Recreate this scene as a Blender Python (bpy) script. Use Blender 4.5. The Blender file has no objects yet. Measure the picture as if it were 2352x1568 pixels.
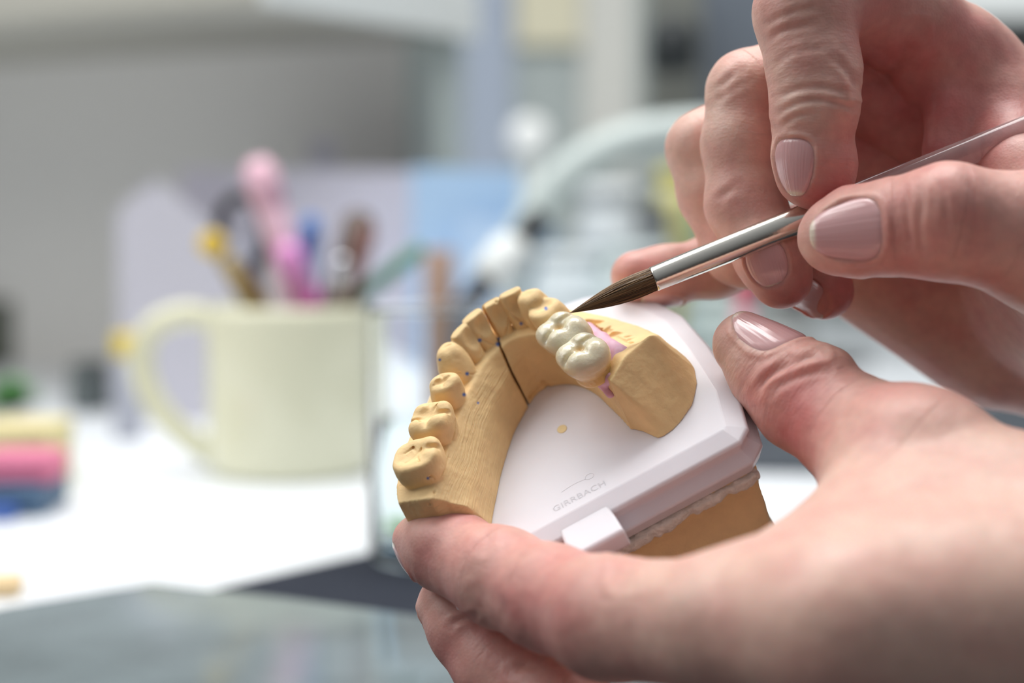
import bpy, bmesh, math, random
import numpy as np
from mathutils import Vector, Matrix
import openvdb
random.seed(4); np.random.seed(4)
PI = math.pi
SC = bpy.context.scene
COL = SC.collection
# ------------------------------------------------------------------ camera, world, lights, exposure
F = 3920.0                       # focal length in pixels of the 2352 px wide frame (60 mm lens)
TZ = 750.0                       # bench top above the floor, mm
CAMH = TZ + 130.0                # camera height, mm
PITCH = math.radians(4.14)
MM = 0.001
cr, sr = math.cos(PITCH), math.sin(PITCH)
# columns: camera x (right), camera y (up), camera z (backwards) in world axes
CR = np.array([[1, 0, 0], [0, sr, -cr], [0, cr, sr]], float)
CO = np.array([0, 0, CAMH])
cam = bpy.data.cameras.new('camera'); camo = bpy.data.objects.new('camera', cam); COL.objects.link(camo)
cam.sensor_width = 36.0; cam.lens = 60.0; cam.clip_start = 0.02; cam.clip_end = 30
cam.dof.use_dof = True; cam.dof.focus_distance = 0.368; cam.dof.aperture_fstop = 5.8; cam.dof.aperture_blades = 0
camo.matrix_world = Matrix([[*CR[0], 0], [*CR[1], 0], [*CR[2], CAMH * MM], [0, 0, 0, 1]])
SC.camera = camo
SC.view_settings.view_transform = 'Standard'; SC.view_settings.look = 'None'
SC.view_settings.gamma = 1.0; SC.view_settings.use_curve_mapping = False
SC.view_settings.exposure = -0.38
W = bpy.data.worlds.new('world'); SC.world = W; W.use_nodes = True
# bright from above and from the window side, dim from below and from behind the camera
_nt = W.node_tree; _bg = _nt.nodes['Background']; _tc = _nt.nodes.new('ShaderNodeTexCoord'); _sp = _nt.nodes.new('ShaderNodeSeparateXYZ')
_nt.links.new(_tc.outputs['Generated'], _sp.inputs[0])
_dz = _nt.nodes.new('ShaderNodeMapRange'); _dz.inputs[1].default_value = -0.3; _dz.inputs[2].default_value = 0.9; _dz.inputs[3].default_value = 0.05; _dz.inputs[4].default_value = 0.85
_dy = _nt.nodes.new('ShaderNodeMapRange'); _dy.inputs[1].default_value = -0.7; _dy.inputs[2].default_value = 0.6; _dy.inputs[3].default_value = 0.62; _dy.inputs[4].default_value = 1.0
_mm = _nt.nodes.new('ShaderNodeMath'); _mm.operation = 'MULTIPLY'
_nt.links.new(_sp.outputs[2], _dz.inputs[0]); _nt.links.new(_sp.outputs[1], _dy.inputs[0]); _nt.links.new(_dz.outputs[0], _mm.inputs[0]); _nt.links.new(_dy.outputs[0], _mm.inputs[1])
_bg.inputs[0].default_value = (0.93, 0.96, 1.0, 1); _nt.links.new(_mm.outputs[0], _bg.inputs[1])
def area(name, loc, target, size, power, col=(1, 1, 1), size_y=None):
    l = bpy.data.lights.new(name, 'AREA'); l.energy = power; l.color = col; l.size = size
    if size_y: l.shape = 'RECTANGLE'; l.size_y = size_y
    o = bpy.data.objects.new(name, l); COL.objects.link(o)
    o.location = Vector(loc) * MM
    d = Vector(target) * MM - o.location
    o.rotation_euler = d.to_track_quat('-Z', 'Y').to_euler()
    return o
area('window_daylight', (-1050, 420, 1850), (0, 400, 860), 0.8, 11, (1, 0.98, 0.95), 0.9)
area('ceiling_lamp', (40, 930, 2300), (50, 450, 850), 1.1, 20, (1, 0.97, 0.93), 0.9)
area('bench_fill', (-100, 750, 2000), (-50, 1300, 850), 1.2, 14, (0.95, 0.98, 1), 0.8)  # added fill that brightens the file and mug fronts; no real lamp hangs here

# ------------------------------------------------------------------ geometry helpers
def ray(px, py): return np.array([(px - 1176) / F, (784 - py) / F, -1.0])
def cam_pt(px, py, D): return ray(px, py) * D                  # camera axes, mm
def wp(px, py, D): return CR @ cam_pt(px, py, D) + CO            # world, mm
def on_z(px, py, z=0.0):                                         # point on the plane z mm above the bench
    r = CR @ ray(px, py); t = (TZ + z - CAMH) / r[2]; return CO + r * t
def on_y(px, py, y):
    r = CR @ ray(px, py); return CO + r * (y / r[1])

def link(name, me, mat=None, parent=None):
    o = bpy.data.objects.new(name, me); COL.objects.link(o)
    if mat is not None:
        if len(me.materials) == 0: me.materials.append(mat)
    if parent is not None: o.parent = parent
    return o
def tag(o, label=None, cat=None, group=None, kind=None):
    if label: o['label'] = label
    if cat: o['category'] = cat
    if group: o['group'] = group
    if kind: o['kind'] = kind
    return o
def empty(name, loc_mm, label, cat, group=None, rot=None):
    o = bpy.data.objects.new(name, None); COL.objects.link(o); o.empty_display_size = 0.01
    if rot is not None:
        R = np.asarray(rot)
        o.matrix_world = Matrix([[*R[0], loc_mm[0] * MM], [*R[1], loc_mm[1] * MM], [*R[2], loc_mm[2] * MM], [0, 0, 0, 1]])
    else: o.location = Vector(loc_mm) * MM
    return tag(o, label, cat, group)
def mesh_np(name, verts, faces, smooth=True):
    """verts in mm -> mesh in metres; faces list or (n,4) array"""
    me = bpy.data.meshes.new(name)
    v = np.asarray(verts, np.float64) * MM
    if isinstance(faces, np.ndarray):
        nf, k = faces.shape
        me.vertices.add(len(v)); me.vertices.foreach_set('co', v.ravel())
        me.loops.add(nf * k); me.loops.foreach_set('vertex_index', faces.ravel().astype(np.int32))
        me.polygons.add(nf); me.polygons.foreach_set('loop_start', np.arange(0, nf * k, k, dtype=np.int32))
        me.update(calc_edges=True); me.validate()
    else:
        me.from_pydata([tuple(p) for p in v], [], faces); me.update()
    if smooth: me.polygons.foreach_set('use_smooth', np.ones(len(me.polygons), bool)); me.update()
    return me
def bevel(o, w, seg=3):
    m = o.modifiers.new('bevel', 'BEVEL'); m.width = w * MM; m.segments = seg; m.limit_method = 'ANGLE'; m.angle_limit = 0.6
    return o
def box_mesh(name, lo, hi, rz=0):
    x0, y0, z0 = lo; x1, y1, z1 = hi
    v = [(x0, y0, z0), (x1, y0, z0), (x1, y1, z0), (x0, y1, z0), (x0, y0, z1), (x1, y0, z1), (x1, y1, z1), (x0, y1, z1)]
    f = [(0, 3, 2, 1), (4, 5, 6, 7), (0, 1, 5, 4), (1, 2, 6, 5), (2, 3, 7, 6), (3, 0, 4, 7)]
    return mesh_np(name, v, f, False)
def prism_mesh(name, poly, z0, z1):
    n = len(poly)
    v = [(p[0], p[1], z0) for p in poly] + [(p[0], p[1], z1) for p in poly]
    a = sum(poly[i][0] * poly[(i + 1) % n][1] - poly[(i + 1) % n][0] * poly[i][1] for i in range(n))
    f = [tuple(range(n - 1, -1, -1)), tuple(range(n, 2 * n))] + [(i, (i + 1) % n, n + (i + 1) % n, n + i) for i in range(n)]
    if a < 0: f = [tuple(reversed(q)) for q in f]
    return mesh_np(name, v, f, False)
def lathe_mesh(name, prof, n=64, caps=True):
    v = []; f = []
    for r, z in prof:
        for i in range(n):
            a = 2 * PI * i / n; v.append((r * math.cos(a), r * math.sin(a), z))
    for j in range(len(prof) - 1):
        for i in range(n):
            k = (i + 1) % n
            f.append((j * n + i, j * n + k, (j + 1) * n + k, (j + 1) * n + i))
    if caps:
        f.append(tuple(range(n - 1, -1, -1))); f.append(tuple((len(prof) - 1) * n + i for i in range(n)))
    return mesh_np(name, v, f)
def frames(pts):
    P = [Vector(p) for p in pts]; T = []
    for i in range(len(P)):
        a = P[max(i - 1, 0)]; b = P[min(i + 1, len(P) - 1)]; T.append((b - a).normalized())
    up = Vector((0, 0, 1)) if abs(T[0].z) < 0.9 else Vector((1, 0, 0))
    n = T[0].cross(up).normalized(); N = []
    for t in T:
        n = (n - t * n.dot(t)).normalized(); N.append(n)
    return P, T, N
def tube_mesh(name, pts, rad, n=20, flat=1.0):
    P, T, N = frames(pts); v = []; f = []
    for i, p in enumerate(P):
        r = rad[i] if isinstance(rad, (list, tuple, np.ndarray)) else rad
        b = T[i].cross(N[i])
        for k in range(n):
            a = 2 * PI * k / n; v.append(tuple(p + N[i] * (math.cos(a) * r) + b * (math.sin(a) * r * flat)))
    for i in range(len(P) - 1):
        for k in range(n):
            q = (k + 1) % n; f.append((i * n + k, i * n + q, (i + 1) * n + q, (i + 1) * n + k))
    f.append(tuple(range(n - 1, -1, -1))); f.append(tuple((len(P) - 1) * n + k for k in range(n)))
    return mesh_np(name, v, f)
def catmull(pts, m=8):
    P = np.asarray(pts, float); out = []
    Q = np.vstack([2 * P[0] - P[1], P, 2 * P[-1] - P[-2]])
    for i in range(1, len(Q) - 2):
        for s in range(m):
            t = s / m
            out.append(0.5 * ((2 * Q[i]) + (-Q[i - 1] + Q[i + 1]) * t + (2 * Q[i - 1] - 5 * Q[i] + 4 * Q[i + 1] - Q[i + 2]) * t * t + (-Q[i - 1] + 3 * Q[i] - 3 * Q[i + 1] + Q[i + 2]) * t ** 3))
    out.append(Q[-2]); return np.array(out)

# ------------------------------------------------------------------ materials
def s2l(c): return tuple((x / 255 / 12.92 if x / 255 <= 0.04045 else ((x / 255 + 0.055) / 1.055) ** 2.4) for x in c)
def mat(name, col, rough=0.5, metal=0.0, sss=0.0, sss_r=(1, 0.5, 0.3), sss_s=0.002, trans=0.0, ior=1.45, noise=0.0, nscale=300.0, bump=0.0, bscale=800.0, bdist=0.0002, alpha=1.0, spec=0.5, coat=0.0):
    m = bpy.data.materials.new(name); m.use_nodes = True
    nt = m.node_tree; b = nt.nodes['Principled BSDF']
    c = s2l(col) if max(col) > 1.01 else col
    b.inputs['Base Color'].default_value = (*c, 1); b.inputs['Roughness'].default_value = rough
    b.inputs['Metallic'].default_value = metal; b.inputs['IOR'].default_value = ior
    b.inputs['Subsurface Weight'].default_value = sss; b.inputs['Subsurface Radius'].default_value = sss_r
    b.inputs['Subsurface Scale'].default_value = sss_s
    b.inputs['Transmission Weight'].default_value = trans; b.inputs['Alpha'].default_value = alpha
    b.inputs['Specular IOR Level'].default_value = spec; b.inputs['Coat Weight'].default_value = coat
    tc = nt.nodes.new('ShaderNodeTexCoord')
    if noise > 0:
        n = nt.nodes.new('ShaderNodeTexNoise'); n.inputs['Scale'].default_value = nscale; n.inputs['Detail'].default_value = 5
        nt.links.new(tc.outputs['Object'], n.inputs['Vector'])
        r = nt.nodes.new('ShaderNodeMapRange'); r.inputs[1].default_value = 0.3; r.inputs[2].default_value = 0.7
        r.inputs[3].default_value = 1 - noise; r.inputs[4].default_value = 1 + noise * 0.5
        nt.links.new(n.outputs[0], r.inputs[0])
        mx = nt.nodes.new('ShaderNodeMix'); mx.data_type = 'RGBA'; mx.blend_type = 'MULTIPLY'; mx.inputs[0].default_value = 1
        mx.inputs[6].default_value = (*c, 1); nt.links.new(r.outputs[0], mx.inputs[7]); nt.links.new(mx.outputs[2], b.inputs['Base Color'])
    if bump > 0:
        n = nt.nodes.new('ShaderNodeTexNoise'); n.inputs['Scale'].default_value = bscale; n.inputs['Detail'].default_value = 6
        nt.links.new(tc.outputs['Object'], n.inputs['Vector'])
        bp = nt.nodes.new('ShaderNodeBump'); bp.inputs['Strength'].default_value = bump; bp.inputs['Distance'].default_value = bdist
        nt.links.new(n.outputs[0], bp.inputs['Height']); nt.links.new(bp.outputs[0], b.inputs['Normal'])
    return m

# ------------------------------------------------------------------ signed distance volumes
class Vol:
    def __init__(s, lo, hi, res):
        s.lo = np.asarray(lo, float); s.res = res
        s.n = tuple(int(math.ceil((hi[i] - lo[i]) / res)) + 1 for i in range(3))
        s.a = np.full(s.n, 12.0, np.float32)
    def sub(s, lo, hi):
        i0 = np.maximum(np.floor((np.asarray(lo) - s.lo) / s.res).astype(int), 0)
        i1 = np.minimum(np.ceil((np.asarray(hi) - s.lo) / s.res).astype(int) + 1, s.n)
        if (i1 <= i0).any(): return None
        sl = tuple(slice(i0[i], i1[i]) for i in range(3))
        g = [(s.lo[i] + s.res * np.arange(i0[i], i1[i])).astype(np.float32) for i in range(3)]
        return sl, g[0][:, None, None], g[1][None, :, None], g[2][None, None, :]
    def add(s, fn, lo, hi, k=0.0, pad=1.0, mode='u'):
        lo = np.asarray(lo) - pad - k; hi = np.asarray(hi) + pad + k
        r = s.sub(lo, hi)
        if r is None: return
        sl, X, Y, Z = r; f = fn(X, Y, Z)
        if mode == 'u': s.a[sl] = smin(s.a[sl], f, k)
        else: s.a[sl] = -smin(-s.a[sl], f, k)
    def cone(s, a, b, ra, rb, k=0.0, flat=None, mode='u'):
        a = np.asarray(a, float); b = np.asarray(b, float); r = max(ra, rb)
        s.add(lambda X, Y, Z: conef(X, Y, Z, a, b, ra, rb, flat), np.minimum(a, b) - r * 1.3, np.maximum(a, b) + r * 1.3, k, mode=mode)
    def ell(s, c, rad, R=None, k=0.0, mode='u'):
        c = np.asarray(c, float); rad = np.asarray(rad, float); r = rad.max()
        R = np.eye(3) if R is None else np.asarray(R)
        def fn(X, Y, Z):
            x, y, z = X - c[0], Y - c[1], Z - c[2]
            u = (x * R[0, 0] + y * R[1, 0] + z * R[2, 0]) / rad[0]; v = (x * R[0, 1] + y * R[1, 1] + z * R[2, 1]) / rad[1]
            w = (x * R[0, 2] + y * R[1, 2] + z * R[2, 2]) / rad[2]
            q = np.sqrt(u * u + v * v + w * w) + 1e-6
            g = np.sqrt((u / rad[0]) ** 2 + (v / rad[1]) ** 2 + (w / rad[2]) ** 2) + 1e-6
            return (q * (q - 1) / g).astype(np.float32)
        s.add(fn, c - r, c + r, k, mode=mode)
    def sample(s, P):
        q = (np.asarray(P) - s.lo) / s.res
        q = np.clip(q, 0, np.array(s.n) - 1.001); i = np.floor(q).astype(int); f = q - i
        o = 0
        for dx in (0, 1):
            for dy in (0, 1):
                for dz in (0, 1):
                    w = (f[..., 0] if dx else 1 - f[..., 0]) * (f[..., 1] if dy else 1 - f[..., 1]) * (f[..., 2] if dz else 1 - f[..., 2])
                    o = o + w * s.a[i[..., 0] + dx, i[..., 1] + dy, i[..., 2] + dz]
        return o
    def mesh(s):
        a = s.a.copy()
        for ax in range(3):                     # close at the borders
            sl = [slice(None)] * 3
            for e in (0, -1):
                sl[ax] = e; a[tuple(sl)] = np.maximum(a[tuple(sl)], 0.3)
        g = openvdb.FloatGrid(12.0)
        g.copyFromArray(np.clip(a, -3, 12.0))
        p, q = g.convertToQuads(0.0)
        p = np.asarray(p, float) * s.res + s.lo; q = np.asarray(q).astype(np.int32)
        # orientation: make the volume positive
        v = p[q]; n = np.cross(v[:, 2] - v[:, 0], v[:, 3] - v[:, 1]); vol = (n * v.mean(1)).sum()
        if vol < 0: q = q[:, ::-1].copy()
        return p, q
def smin(a, b, k):
    if k <= 0: return np.minimum(a, b)
    h = np.maximum(k - np.abs(a - b), 0) / k
    return np.minimum(a, b) - h * h * (k * 0.25)
def conef(X, Y, Z, a, b, ra, rb, flat=None):
    ab = b - a; L2 = float(ab @ ab) + 1e-9
    x, y, z = X - a[0], Y - a[1], Z - a[2]
    t = np.clip((x * ab[0] + y * ab[1] + z * ab[2]) / L2, 0, 1)
    x = x - t * ab[0]; y = y - t * ab[1]; z = z - t * ab[2]
    d2 = x * x + y * y + z * z
    if flat is not None:                        # (axis, squash): thinner along axis
        e, q = flat; w = x * e[0] + y * e[1] + z * e[2]; d2 = d2 + w * w * (q * q - 1)
    return (np.sqrt(d2) - (ra + t * (rb - ra))).astype(np.float32)
def vnormals(p, q):
    v = p[q]; n = np.cross(v[:, 2] - v[:, 0], v[:, 3] - v[:, 1]); N = np.zeros_like(p)
    for i in range(q.shape[1]): np.add.at(N, q[:, i], n)
    return N / (np.linalg.norm(N, axis=1, keepdims=True) + 1e-12)
def noise3(P, scale, seed=0, octaves=3):
    """cheap smooth value noise at points (numpy)"""
    rng = np.random.RandomState(seed); out = np.zeros(len(P)); amp = 1.0
    T = rng.rand(32, 32, 32) * 2 - 1
    for o in range(octaves):
        q = P / scale * (2 ** o) + rng.rand(3) * 31; i = np.floor(q).astype(int); f = q - i; f = f * f * (3 - 2 * f); s = 0
        for dx in (0, 1):
            for dy in (0, 1):
                for dz in (0, 1):
                    w = (f[:, 0] if dx else 1 - f[:, 0]) * (f[:, 1] if dy else 1 - f[:, 1]) * (f[:, 2] if dz else 1 - f[:, 2])
                    s = s + w * T[(i[:, 0] + dx) % 32, (i[:, 1] + dy) % 32, (i[:, 2] + dz) % 32]
        out += amp * s; amp *= 0.5
    return out
def polyline_d(P, L):
    """distance of 2D points P to polyline L"""
    d = np.full(len(P), 1e9)
    for a, b in zip(L[:-1], L[1:]):
        a = np.asarray(a, float); b = np.asarray(b, float); ab = b - a
        t = np.clip(((P - a) @ ab) / (ab @ ab + 1e-9), 0, 1)
        d = np.minimum(d, np.linalg.norm(P - a - t[:, None] * ab, axis=1))
    return d
# ------------------------------------------------------------------ the dental model, in its own frame
mL = np.array([.885, .466, 0.]); mA = np.array([-.2, .51, -.837])
mL /= np.linalg.norm(mL); mA -= mA @ mL * mL; mA /= np.linalg.norm(mA); mN = np.cross(mL, mA)
mO = ray(1320, 1110) * 363
MR = CR @ np.stack([mL, mA, mN], 1); MO = CR @ mO + CO
def p2(px, py, h):
    r = ray(px, py); t = ((mO + mN * h) @ mN) / (r @ mN); q = r * t - mO
    return np.array([q @ mL, q @ mA])
def p3(px, py, h): return np.array([*p2(px, py, h), h])
def plate_to_px(P):
    q = mO + P[:, :1] * mL + P[:, 1:2] * mA + P[:, 2:3] * mN; D = -q[:, 2]
    return np.stack([1176 + q[:, 0] / D * F, 784 - q[:, 1] / D * F], 1)

def gypsum(name, col, lines=False):
    m = mat(name, col, rough=0.62, sss=0.12, sss_r=(1, .6, .3), sss_s=0.0012, noise=0.10, nscale=160, bump=0.35, bscale=1600, bdist=0.0002)
    nt = m.node_tree; b = nt.nodes['Principled BSDF']
    if lines:
        at = nt.nodes.new('ShaderNodeAttribute'); at.attribute_name = 'flow'
        mp = nt.nodes.new('ShaderNodeMapping'); mp.inputs['Scale'].default_value = (1, 1, 1)
        nt.links.new(at.outputs['Vector'], mp.inputs[0])
        n = nt.nodes.new('ShaderNodeTexNoise'); n.inputs['Scale'].default_value = 1.0; n.inputs['Detail'].default_value = 2
        nt.links.new(mp.outputs[0], n.inputs['Vector'])
        b2 = nt.nodes.new('ShaderNodeBump'); b2.inputs['Strength'].default_value = 0.6; b2.inputs['Distance'].default_value = 0.00042
        am = nt.nodes.new('ShaderNodeAttribute'); am.attribute_name = 'marks'
        sep = nt.nodes.new('ShaderNodeSeparateColor'); nt.links.new(am.outputs['Color'], sep.inputs[0])
        mu = nt.nodes.new('ShaderNodeMath'); mu.operation = 'MULTIPLY'
        nt.links.new(n.outputs[0], mu.inputs[0]); nt.links.new(sep.outputs[0], mu.inputs[1])
        nt.links.new(mu.outputs[0], b2.inputs['Height'])
        old = b.inputs['Normal'].links[0].from_node
        nt.links.new(old.outputs[0], b2.inputs['Normal']); nt.links.new(b2.outputs[0], b.inputs['Normal'])
        src = b.inputs['Base Color'].links[0].from_socket
        mx = nt.nodes.new('ShaderNodeMix'); mx.data_type = 'RGBA'; nt.links.new(sep.outputs[2], mx.inputs[0])
        nt.links.new(src, mx.inputs[6]); mx.inputs[7].default_value = (*s2l((60, 110, 190)), 1)
        nt.links.new(mx.outputs[2], b.inputs['Base Color'])
    return m
M_gyp = gypsum('yellow_gypsum', (244, 209, 152), True)
M_gyp2 = gypsum('ochre_gypsum', (252, 224, 168))
M_rim = mat('white_plaster', (248, 244, 232), rough=0.8, noise=0.15, nscale=500, bump=0.9, bscale=1500, bdist=0.0006)
M_plate = mat('white_plastic', (236, 232, 238), rough=0.33, sss=0.35, sss_r=(1, .8, .75), sss_s=0.003, bump=0.05, bscale=700, noise=0.03, nscale=60)
M_pink = mat('pink_silicone', (226, 178, 200), rough=0.45, sss=0.4, sss_s=0.0015, bump=0.15, bscale=900)
M_cut = mat('saw_dust_line', (120, 80, 40), rough=0.9)

dm = empty('dental_model', MO, 'yellow plaster dental cast with saw cut on a white plate, held in the left hand', 'dental model', rot=MR)

# ---- arch body: loft stations from the open left end round the front to the right end
# each: inner bottom, inner middle, lingual margin, crest, outer margin, outer bottom (x, y, h)
ST = [
 [(-20.0, -.3, 0), (-22.3, -.6, 8), (-28.2, -.4, 14.3), (-31, 1.0, 14.6), (-35.2, 4.6, 13.6), (-34.5, 4.0, 0)],
 [(-18.5, 3.5, 0), (-20.3, 4.0, 8), (-25.2, 4.0, 14.4), (-28, 6, 14.8), (-34.6, 9.0, 13.6), (-34.5, 9, 0)],
 [(-16.8, 7.3, 0), (-18.0, 8.5, 8), (-22.6, 8.0, 14.5), (-27, 9.5, 15), (-33.0, 14, 13.6), (-34, 14, 0)],
 [(-12.8, 16.0, 0), (-13.8, 17, 8.5), (-18.2, 16.5, 14.7), (-22, 18.5, 15), (-28.5, 24, 13.6), (-30, 25, 0)],
 [(-7.3, 25.7, 0), (-8.0, 26.5, 9), (-13.3, 24.9, 14.8), (-17, 28, 15), (-22.5, 32, 13.6), (-24, 34, 0)],
 [(-3.8, 30.2, 0), (-4.0, 31, 9.5), (-8.6, 31.2, 15), (-12.3, 34.5, 15), (-17.5, 40, 13.6), (-19, 42, 0)],
 [(-2.0, 32.3, 0), (-1.8, 33.2, 9.5), (-5.0, 35.0, 15), (-7.6, 39.5, 15), (-11.5, 46, 13.6), (-13, 48, 0)],
 [(0.5, 35.0, 0), (.6, 35.5, 10), (-.6, 37.5, 15), (-2.8, 42.3, 15), (-4.5, 49.5, 13.6), (-5, 52, 0)],
 [(3.7, 36.3, 0), (3.9, 36.7, 10), (3.2, 38.0, 15), (2.2, 43.5, 15), (2.5, 50.5, 13.6), (3, 53, 0)],
 [(7.7, 34.6, 0), (7.9, 35.0, 10), (7.6, 36.2, 14.5), (8.8, 42, 14.8), (11.0, 49, 13.0), (12, 52, 0)],
 [(11.1, 30.9, 0), (11.2, 31.1, 9), (11.4, 31.8, 14), (14.0, 36.0, 14), (20, 42.5, 10), (21.5, 46, 0)],
 [(13.6, 24.9, 0), (13.7, 25.0, 8), (13.9, 25.0, 12), (18.0, 27.5, 12.5), (27, 33, 8.5), (28.5, 36, 0)],
 [(14.8, 18.5, 0), (14.9, 18.5, 8), (15.0, 18.5, 11.5), (20, 20.5, 12.2), (31, 25, 8), (33, 27, 0)],
 [(15.9, 12.5, 0), (15.9, 12.4, 7), (15.9, 12.2, 12.2), (21, 15.0, 14.0), (31.0, 20.0, 10.5), (35, 20, 0)],
 [(17.3, 8.0, 0), (16.8, 7.4, 8), (16.4, 7.8, 13.6), (22.2, 11.5, 15.2), (29.5, 15.8, 14), (35.3, 16, 0)],
]
END = [(19.9, 0, 0), (21.5, -.2, 0), (23.8, .3, 0), (26.3, 1.6, 0), (30.4, 4.9, 0), (34.0, 11, 0)]
ST = np.array(ST, float)
NV = 220
def body_height(res=0.2, lo=(-38, -6), hi=(40, 60)):
    nx, ny = int((hi[0] - lo[0]) / res) + 1, int((hi[1] - lo[1]) / res) + 1
    H = np.full((nx, ny), -3.0); U = np.zeros((nx, ny)); Vv = np.zeros((nx, ny))
    S = catmull(ST.reshape(len(ST), -1), 90).reshape(-1, 6, 3)
    m = 260
    E = np.array([ST[-1] * (1 - t) + np.array(END) * t for t in np.linspace(0, 1, m)])
    S = np.concatenate([S, E[1:]]); uu = np.arange(len(S)) / 90.0
    for k, sec in enumerate(S):
        c = []
        for i in range(5):
            t = np.linspace(0, 1, 60, endpoint=False)[:, None]; c.append(sec[i] * (1 - t) + sec[i + 1] * t)
        c = np.vstack(c + [sec[5:6]])
        # soften corners of the profile
        kk = 13; pad = np.vstack([np.repeat(c[:1], kk // 2, 0), c, np.repeat(c[-1:], kk // 2, 0)])
        c = np.stack([np.convolve(pad[:, j], np.ones(kk) / kk, 'valid') for j in range(3)], 1)
        i = np.rint((c[:, 0] - lo[0]) / res).astype(int); j = np.rint((c[:, 1] - lo[1]) / res).astype(int)
        ok = (i >= 0) & (j >= 0) & (i < nx) & (j < ny)
        v = np.linspace(0, 5, len(c))
        i, j, h, v = i[ok], j[ok], c[ok, 2], v[ok]
        o = np.argsort(h); i, j, h, v = i[o], j[o], h[o], v[o]
        up = h > H[i, j]; i, j, h, v = i[up], j[up], h[up], v[up]
        H[i, j] = h; U[i, j] = uu[k]; Vv[i, j] = v
    # fill pinholes
    for _ in range(3):
        hole = H < -2.9
        P = np.pad(H, 1, constant_values=-3); mx = np.maximum.reduce([P[:-2, 1:-1], P[2:, 1:-1], P[1:-1, :-2], P[1:-1, 2:]])
        mn = np.minimum.reduce([P[:-2, 1:-1], P[2:, 1:-1], P[1:-1, :-2], P[1:-1, 2:]])
        fill = hole & (mn > -2.9); H[fill] = mx[fill]
    return H, U, Vv
def blur2(H, n, passes=2):
    k = np.ones(n) / n
    for _ in range(passes):
        for ax in (0, 1):
            H = np.apply_along_axis(lambda r: np.convolve(np.pad(r, n // 2, 'edge'), k, 'valid'), ax, H)
    return H
HR = 0.2; HLO = (-38.0, -6.0)
Hmap, Umap, Vmap = body_height(HR, HLO)
inside = blur2((Hmap > -2.5).astype(float), 3, 1)
Hs = blur2(np.maximum(Hmap, -3), 3, 2)
gx, gy = np.gradient(Hs, HR); Gs = np.sqrt(1 + gx ** 2 + gy ** 2)

RES = 0.2
arch = Vol((-38, -6, -0.4), (40, 60, 24), RES)
nx, ny, nz = arch.n
Z = (arch.lo[2] + RES * np.arange(nz)).astype(np.float32)[None, None, :]
hh = Hs[:nx, :ny]; hh = np.pad(hh, ((0, nx - hh.shape[0]), (0, ny - hh.shape[1])), 'edge')
gg = np.pad(Gs, ((0, max(0, nx - Gs.shape[0])), (0, max(0, ny - Gs.shape[1]))), 'edge')[:nx, :ny]
arch.a[:] = np.clip((Z - hh[:, :, None]) / gg[:, :, None], -3, 12).astype(np.float32)

def lofted_tooth(base, top, out, a3, b3, n=2.4, h0=9.0, capk=1.0, lingual_hollow=0.0):
    base = np.asarray(base, float); top = np.asarray(top, float); out = np.asarray(out, float) / np.linalg.norm(out)
    tan = np.array([out[1], -out[0]]); h1 = top[2]
    def fn(X, Y, Zz):
        t = np.clip((Zz - 14.0) / (h1 - 14.0), -0.6, 1.3)
        cx = base[0] + (top[0] - base[0]) * t; cy = base[1] + (top[1] - base[1]) * t
        tt = np.clip(t, 0, 1)
        q = lambda c: c[0] * (1 - tt) * (1 - 2 * tt) + 4 * c[1] * tt * (1 - tt) + c[2] * tt * (2 * tt - 1)
        a = q(a3); b = q(b3)
        x = X - cx; y = Y - cy
        u = x * tan[0] + y * tan[1]; v = x * out[0] + y * out[1]
        if lingual_hollow:
            v = v - lingual_hollow * np.exp(-(u / (a * 0.6)) ** 2) * np.clip(t, 0, 1) * (v < 0) 
        r = (np.abs(u / a) ** n + np.abs(v / b) ** n) ** (1 / n)
        f = (r - 1) * np.minimum(a, b) * 0.9
        g = Zz - h1
        f = -smin(-f, -g, capk)
        return f.astype(np.float32)
    return fn, base, top, out, tan
TEETH = []
def add_tooth(vol, base, top, out, a3, b3, k=0.9, n=2.4, capk=1.0, hollow=0.0, feats=(), store=True, lim=8.5):
    fn, base, top, out, tan = lofted_tooth(base, top, out, a3, b3, n, capk=capk, lingual_hollow=hollow)
    lo = np.array([min(base[0], top[0]) - lim, min(base[1], top[1]) - lim, 9.5]); hi = np.array([max(base[0], top[0]) + lim, max(base[1], top[1]) + lim, top[2] + 1.5])
    # build the tooth on its own, sculpt it, then merge it
    T = Vol(vol.lo + np.floor((lo - vol.lo) / vol.res) * vol.res, hi, vol.res)
    r = T.sub(T.lo, hi); T.a[r[0]] = fn(r[1], r[2], r[3])
    def loc(u, v, w): return np.array([top[0] + tan[0] * u + out[0] * v, top[1] + tan[1] * u + out[1] * v, top[2] + w])
    for ft in feats:
        if ft[0] == 'c': T.ell(loc(*ft[1]), ft[2] if len(np.shape(ft[2])) else [ft[2]] * 3, k=ft[3])
        elif ft[0] == 'p': T.ell(loc(*ft[1]), ft[2] if len(np.shape(ft[2])) else [ft[2]] * 3, k=ft[3], mode='s')
        elif ft[0] == 'g': T.cone(loc(*ft[1]), loc(*ft[2]), ft[3], ft[4], k=ft[5], mode='s')
    i0 = np.rint((T.lo - vol.lo) / vol.res).astype(int)
    i1 = np.minimum(i0 + np.array(T.n), vol.n); m = i1 - i0
    s0 = np.maximum(i0, 0); d0 = s0 - i0
    sl = tuple(slice(s0[i], i1[i]) for i in range(3)); st = tuple(slice(d0[i], m[i]) for i in range(3))
    vol.a[sl] = smin(vol.a[sl], T.a[st], k)
    if store: TEETH.append(T)
def top3(px, py, h): return p3(px, py, h)
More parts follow.
